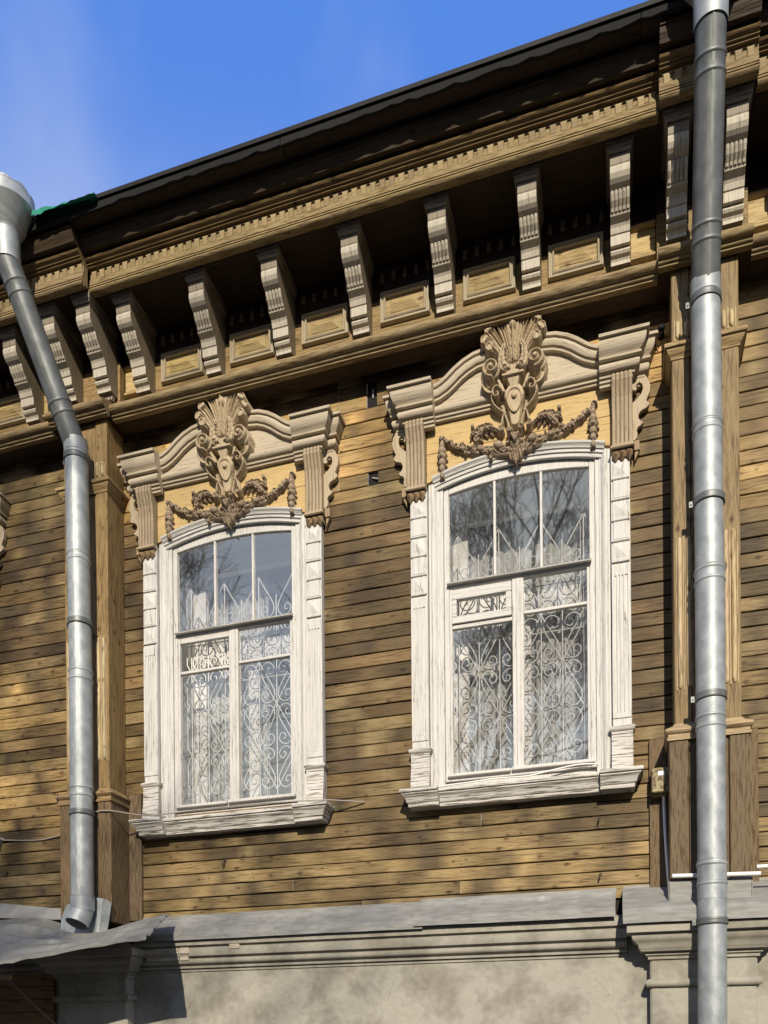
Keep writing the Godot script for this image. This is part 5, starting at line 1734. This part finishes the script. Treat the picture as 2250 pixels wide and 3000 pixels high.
func small_things() -> void:
	# rusty junction box with a blank white sticker
	var t := thing("junction_box", "small rusty electrical box with a white sticker beside the right drainpipe", "electrical box", Vector3(0.266, 3.285, 0.031))
	var b := mb(1)
	b.box(Vector3(-0.063, 0.0, 0.0), Vector3(0.063, 0.19, 0.09), 0.022)
	put("box_body", b.mesh(), M.rust_box, t)
	b = mb(1)
	b.box(Vector3(-0.058, 0.012, 0.088), Vector3(0.058, 0.178, 0.104), 0.014)
	put("box_lid", b.mesh(), M.rust_box, t)
	b = mb(1)
	b.box(Vector3(-0.017, 0.125, 0.104), Vector3(0.026, 0.155, 0.1055), 0.0005)
	put("sticker", b.mesh(), M.paper, t)
	b = mb(1)
	wire(b, [Vector3(0.288, 3.284, 0.075), Vector3(0.298, 3.0, 0.068), Vector3(0.318, 2.66, 0.066)], 0.012)
	tag(put("conduit", b.mesh(), M.plain_white), "thin white conduit dropping from the rusty electrical box", "pipe")
	b = mb(1)
	b.tube([Vector3(0.325, 2.682, 0.315), Vector3(0.86, 2.664, 0.315)], 0.0145, 14, false)
	b.tube([Vector3(0.86, 2.664, 0.315), Vector3(0.325, 2.682, 0.315)], 0.0115, 14, false)
	tag(put("short_pipe", b.mesh(), M.plain_white), "short white pipe lying level behind the right drainpipe, open at both ends", "pipe")
	b = mb(1)
	b.tube([Vector3(0.84, 2.712, 0.30), Vector3(2.4, 2.69, 0.30)], 0.013, 14)
	tag(put("long_pipe", b.mesh(), M.plain_white), "white pipe leaving the picture at the right edge, just above the grey flashing", "pipe")
	# cables
	b = mb(0)
	wire(b, [Vector3(-5.3, 3.43, 0.012), Vector3(-4.86, 3.40, 0.012), Vector3(-4.55, 3.45, 0.05), Vector3(-4.3, 3.49, 0.29), Vector3(-4.1, 3.505, 0.288), Vector3(-3.97, 3.50, 0.288), Vector3(-3.72, 3.475, 0.158), Vector3(-3.3, 3.478, 0.16), Vector3(-2.75, 3.49, 0.13), Vector3(-2.5, 3.475, 0.152), Vector3(-2.2, 3.47, 0.13), Vector3(-1.9, 3.46, 0.012)], 0.0055)
	tag(put("cable", b.mesh(), M.cable), "thin pale cable from the left drainpipe along the left window sill", "cable")
	b = mb(0)
	wire(b, [Vector3(-1.52, 3.43, 0.125), Vector3(-1.33, 3.475, 0.14), Vector3(-1.03, 3.488, 0.15), Vector3(-0.86, 3.512, 0.10), Vector3(-0.64, 3.492, 0.148), Vector3(-0.5, 3.55, 0.03), Vector3(-0.3, 3.578, 0.02), Vector3(-0.15, 3.57, 0.02)], 0.006)
	tag(put("cable", b.mesh(), M.plain_white), "loose white cable lying along the right window sill", "cable")
	# insulators and a knot of wire at the crown of the right window
	t = thing("insulator", "black insulator with a knot of wire beside the right window's crown", "insulator", Vector3(0.295, 6.505, 0.0))
	b = mb(1)
	b.tube([Vector3(0, 0, 0), Vector3(0, 0, 0.03), Vector3(0.002, 0.004, 0.05), Vector3(0.002, 0.006, 0.075), Vector3(0.002, 0.006, 0.095)], [0.02, 0.024, 0.016, 0.026, 0.014], 14)
	put("knob", b.mesh(), M.black, t)
	b = mb(1)
	wire(b, [Vector3(-0.15, 0.01, 0.15), Vector3(-0.11, -0.03, 0.15), Vector3(-0.07, 0.0, 0.09), Vector3(-0.02, 0.02, 0.06), Vector3(0.02, 0.03, 0.07), Vector3(0.0, -0.03, 0.07), Vector3(-0.04, -0.06, 0.05), Vector3(-0.02, -0.10, 0.01)], 0.004)
	put("loose_wire", b.mesh(), M.black, t)
	# rusty hooks and bent nails
	for q in [[Vector3(-4.247, 3.40, 0.281), "iron hook in the pedestal to the right of the left drainpipe"], [Vector3(-3.095, 3.09, 0.0), "rusty iron hook in the boards below the left window"], [Vector3(-0.143, 3.19, 0.0), "rusty iron hook in the boards below the right window"], [Vector3(-5.235, 3.14, 0.0), "bent nail in the boards at the left edge of the picture"], [Vector3(-0.14, 2.785, 0.0), "rusty stub in the lowest boards below the right window"], [Vector3(-4.47, 3.66, 0.26), "long bent nail on the base moulding left of the left drainpipe"]]:
		b = mb(1)
		var o := Vector3.ZERO
		var up := 0.05 if q[0].x < -4.4 else 0.02
		wire(b, [o, Vector3(0.002, 0.0, 0.03), Vector3(-0.004, -0.025, 0.042), Vector3(-0.012, -0.04, 0.03), Vector3(-0.004, -0.03 + up, 0.034)], 0.0055)
		b.tube([o, Vector3(0, 0, 0.004)], 0.012, 8)
		var h := put("hook", b.mesh(), M.iron)
		h.position = q[0]
		tag(h, q[1], "hook", "iron hooks and nails in the wall")
	# scrap of torn green sheet on the roof edge
	t = thing("green_sheet", "torn scrap of green sheet on the roof edge at the left", "sheet", Vector3(-4.0, 7.9, 0.82))
	b = mb(0)
	var top := []
	var n := 14
	var gr := RandomNumberGenerator.new()
	gr.seed = 5
	for k in n + 1:
		var f := float(k) / n
		var x := lerpf(-0.24, 0.30, f)
		var h := 0.03 * pow(1.0 - f, 0.7)
		top.append([Vector3(x, -0.012 - gr.randf() * 0.022 * (1.0 - f), 0.012 + gr.randf() * 0.012), Vector3(x + gr.randf_range(-0.01, 0.01), h * 0.6 + gr.randf() * 0.016 * (1.0 - f), -0.01 + gr.randf() * 0.02), Vector3(x, h + 0.012, -0.10)])
	for k in n:
		for j in 2:
			var nn: Vector3 = (top[k + 1][j] - top[k][j]).cross(top[k][j + 1] - top[k][j]).normalized()
			if nn.z < 0: nn = -nn
			b.quad(top[k][j], top[k + 1][j], top[k + 1][j + 1], top[k][j + 1], nn)
	put("torn_sheet", b.mesh(), M.green_sheet, t)

# ---------------------------------------------------------------- canopy at the left
func canopy() -> void:
	var t := thing("canopy", "crumpled grey sheet-metal canopy at the lower left with its right end bent up", "canopy", Vector3(-4.9, 2.45, 0.3))
	var o := t.position
	var b := mb(0, Color(0.78, 0.78, 0.76))
	var nx := 60
	var nz := 40
	var gr := FastNoiseLite.new()
	gr.seed = 9
	gr.frequency = 1.3
	var rows := []
	for i in nx + 1:
		var x := lerpf(-7.2, -3.47, float(i) / nx)
		var row := []
		for j in nz + 1:
			var f := float(j) / nz
			# back edge against wall and pedestal, front edge hanging lower
			var s := smoothstep(-4.10, -3.47, x)
			var zb := lerpf(0.105, 0.235, smoothstep(-4.7, -4.4, x) * (1.0 - 0.0 * s))
			var zf := lerpf(1.05, 1.0, s)
			var yb := lerpf(2.70 - 0.17 * smoothstep(-4.9, -4.15, x), 2.64, s)
			var yf := lerpf(2.20 + 0.045 * smoothstep(-4.6, -3.8, x), 2.35, pow(s, 0.85))
			var y := lerpf(yb, yf, f) + 0.012 * sin(PI * f) * (1 - s)
			y += 0.012 * gr.get_noise_2d(x * 1.2, f * 0.8) + 0.006 * gr.get_noise_2d(x * 5.0, f * 2.0 + 40.0)
			y += 0.022 * pow(absf(sin(f * 12.0 + x * 0.2)), 10.0)
			if j == nz: y += 0.008 * gr.get_noise_2d(x * 14.0, 3.0)
			row.append(Vector3(x + f * s * 0.275, y, lerpf(zb, zf, f) + (0.01 * gr.get_noise_2d(x * 9.0, 7.0) if j == nz else 0.0)) - o)
		rows.append(row)
	for i in nx:
		for j in nz:
			var p: Vector3 = rows[i][j]
			var nn: Vector3 = (rows[i + 1][j] - p).cross(rows[i][j + 1] - p).normalized()
			if nn.y < 0: nn = -nn
			b.quad(p, rows[i + 1][j], rows[i + 1][j + 1], rows[i][j + 1], nn)
			b.quad(p - nn * 0.0025, rows[i + 1][j] - nn * 0.0025, rows[i + 1][j + 1] - nn * 0.0025, rows[i][j + 1] - nn * 0.0025, -nn)
	# turned-down drip edge along the front
	for i in nx:
		var p: Vector3 = rows[i][nz]
		var q: Vector3 = rows[i + 1][nz]
		var d0 := Vector3(0, -0.028 + 0.012 * gr.get_noise_2d(p.x * 11.0, 50.0), 0.006)
		var d1 := Vector3(0, -0.028 + 0.012 * gr.get_noise_2d(q.x * 11.0, 50.0), 0.006)
		b.quad(p, q, q + d1, p + d0, Vector3(0, 0.2, 0.98))
	put("canopy_sheet", b.mesh(), M.old_zinc, t)
	# timber frame that carries it
	b = mb(0)
	b.col = Color(0.2, 0.14, 0.08)
	b.box(Vector3(-7.1, 2.10, 0.86) - o, Vector3(-4.45, 2.14, 0.90) - o, 0.004)
	put("canopy_rail", b.mesh(), M.wood, t)
	for x in [-6.9, -4.5]:
		b = mb(0)
		b.col = Color(0.2, 0.14, 0.08)
		b.tube([Vector3(x, 2.11, 0.87) - o, Vector3(x - 0.02, 1.72, 0.205) - o], 0.018, 6)
		put("canopy_strut", b.mesh(), M.iron, t)
	# apron of old tin where it meets the boards, and the bent splash sheet behind the spout
	b = mb(0)
	b.quad(Vector3(-6.0, 2.96, 0.006) - o, Vector3(-4.475, 2.76, 0.006) - o, Vector3(-4.475, 2.68, 0.09) - o, Vector3(-6.0, 2.80, 0.16) - o, Vector3(0, 0.6, 0.8))
	b.quad(Vector3(-6.0, 2.80, 0.16) - o, Vector3(-4.475, 2.68, 0.09) - o, Vector3(-4.475, 2.665, 0.09) - o, Vector3(-6.0, 2.77, 0.16) - o, Vector3(0, 0, 1))
	put("apron_sheet", b.mesh(), M.old_zinc, t)
	b = mb(1)
	var cols := [[-4.455, 2.66, 0.285], [-4.40, 2.76, 0.292], [-4.14, 2.80, 0.292], [-4.095, 2.80, 0.30], [-4.05, 2.79, 0.292], [-4.005, 2.775, 0.30], [-3.955, 2.745, 0.315]]
	for k in cols.size() - 1:
		var p: Array = cols[k]
		var q: Array = cols[k + 1]
		var p1 := Vector3(p[0], p[1], p[2]) - o
		var q1 := Vector3(q[0], q[1], q[2]) - o
		var p0 := Vector3(p[0] - (0.0 if k < 4 else 0.03), 2.50, p[2] + 0.02) - o
		var q0 := Vector3(q[0] - (0.0 if k < 3 else 0.03), 2.50, q[2] + 0.02) - o
		var nn := (q1 - p1).cross(p0 - p1).normalized()
		if nn.z < 0: nn = -nn
		b.quad(p1, q1, q0, p0, nn)
		b.quad(p1 - nn * 0.002, q1 - nn * 0.002, q0 - nn * 0.002, p0 - nn * 0.002, -nn)
	put("splash_sheet", b.mesh(), M.zinc, t)

# ---------------------------------------------------------------- bare trees across the street (seen in the panes)
func grow_tree(b: MB, twigs: MB, p: Vector3, d: Vector3, l: float, r: float, depth: int, g: RandomNumberGenerator) -> void:
	var n := 4
	var pts := [p]
	var rad := [r]
	var dir := d
	var q := p
	for k in n:
		dir = (dir + Vector3(g.randf_range(-1, 1), g.randf_range(-0.6, 1.0), g.randf_range(-1, 1)) * 0.13).normalized()
		q += dir * l / n
		pts.append(q)
		rad.append(maxf(r * (1.0 - 0.3 * (k + 1) / n), 0.011))
	(b if depth > 3 else twigs).tube(pts, rad, 7 if depth > 3 else 3, false)
	if depth == 0:
		return
	var kids := 3 if depth > 3 else 4
	for k in kids:
		var f := 1.0 if k == 0 else g.randf_range(0.35, 0.98)
		var i := clampi(int(f * n), 1, n)
		var ax := Vector3(g.randf_range(-1, 1), g.randf_range(-1, 1), g.randf_range(-1, 1)).normalized()
		var ang := g.randf_range(0.15, 0.35) if k == 0 else g.randf_range(0.45, 0.95)
		var nd := dir.rotated(dir.cross(ax).normalized(), ang)
		nd = (nd + Vector3(0, 0.10, 0)).normalized()
		grow_tree(b, twigs, pts[i], nd, l * g.randf_range(0.62, 0.80), rad[i] * (0.85 if k == 0 else g.randf_range(0.5, 0.72)), depth - 1, g)

func trees() -> void:
	var spec := [[Vector3(-18.5, -0.12, 26.0), 10.2, 0.42, 7, 31, "tall bare tree across the street mirrored in the left window"], [Vector3(-6.8, -0.12, 26.5), 10.0, 0.45, 7, 77, "bare spreading tree across the street mirrored in the right window"], [Vector3(-27.5, -0.12, 30.0), 7.6, 0.36, 6, 12, "bare tree farther left across the street, out of the picture"], [Vector3(2.3, -0.12, 12.2), 2.75, 0.11, 6, 5, "young bare tree near the pavement throwing thin shadows on the plaster"]]
	for s in spec:
		var t := thing("bare_tree", s[5], "tree", s[0], "bare trees across the street")
		var g := RandomNumberGenerator.new()
		g.seed = s[4]
		var b := mb(1)
		var tw := mb(1)
		grow_tree(b, tw, Vector3.ZERO, Vector3(0, 1, 0), s[1], s[2], s[3], g)
		put("trunk", b.mesh(), M.bark, t)
		put("branches", tw.mesh(), M.bark, t)
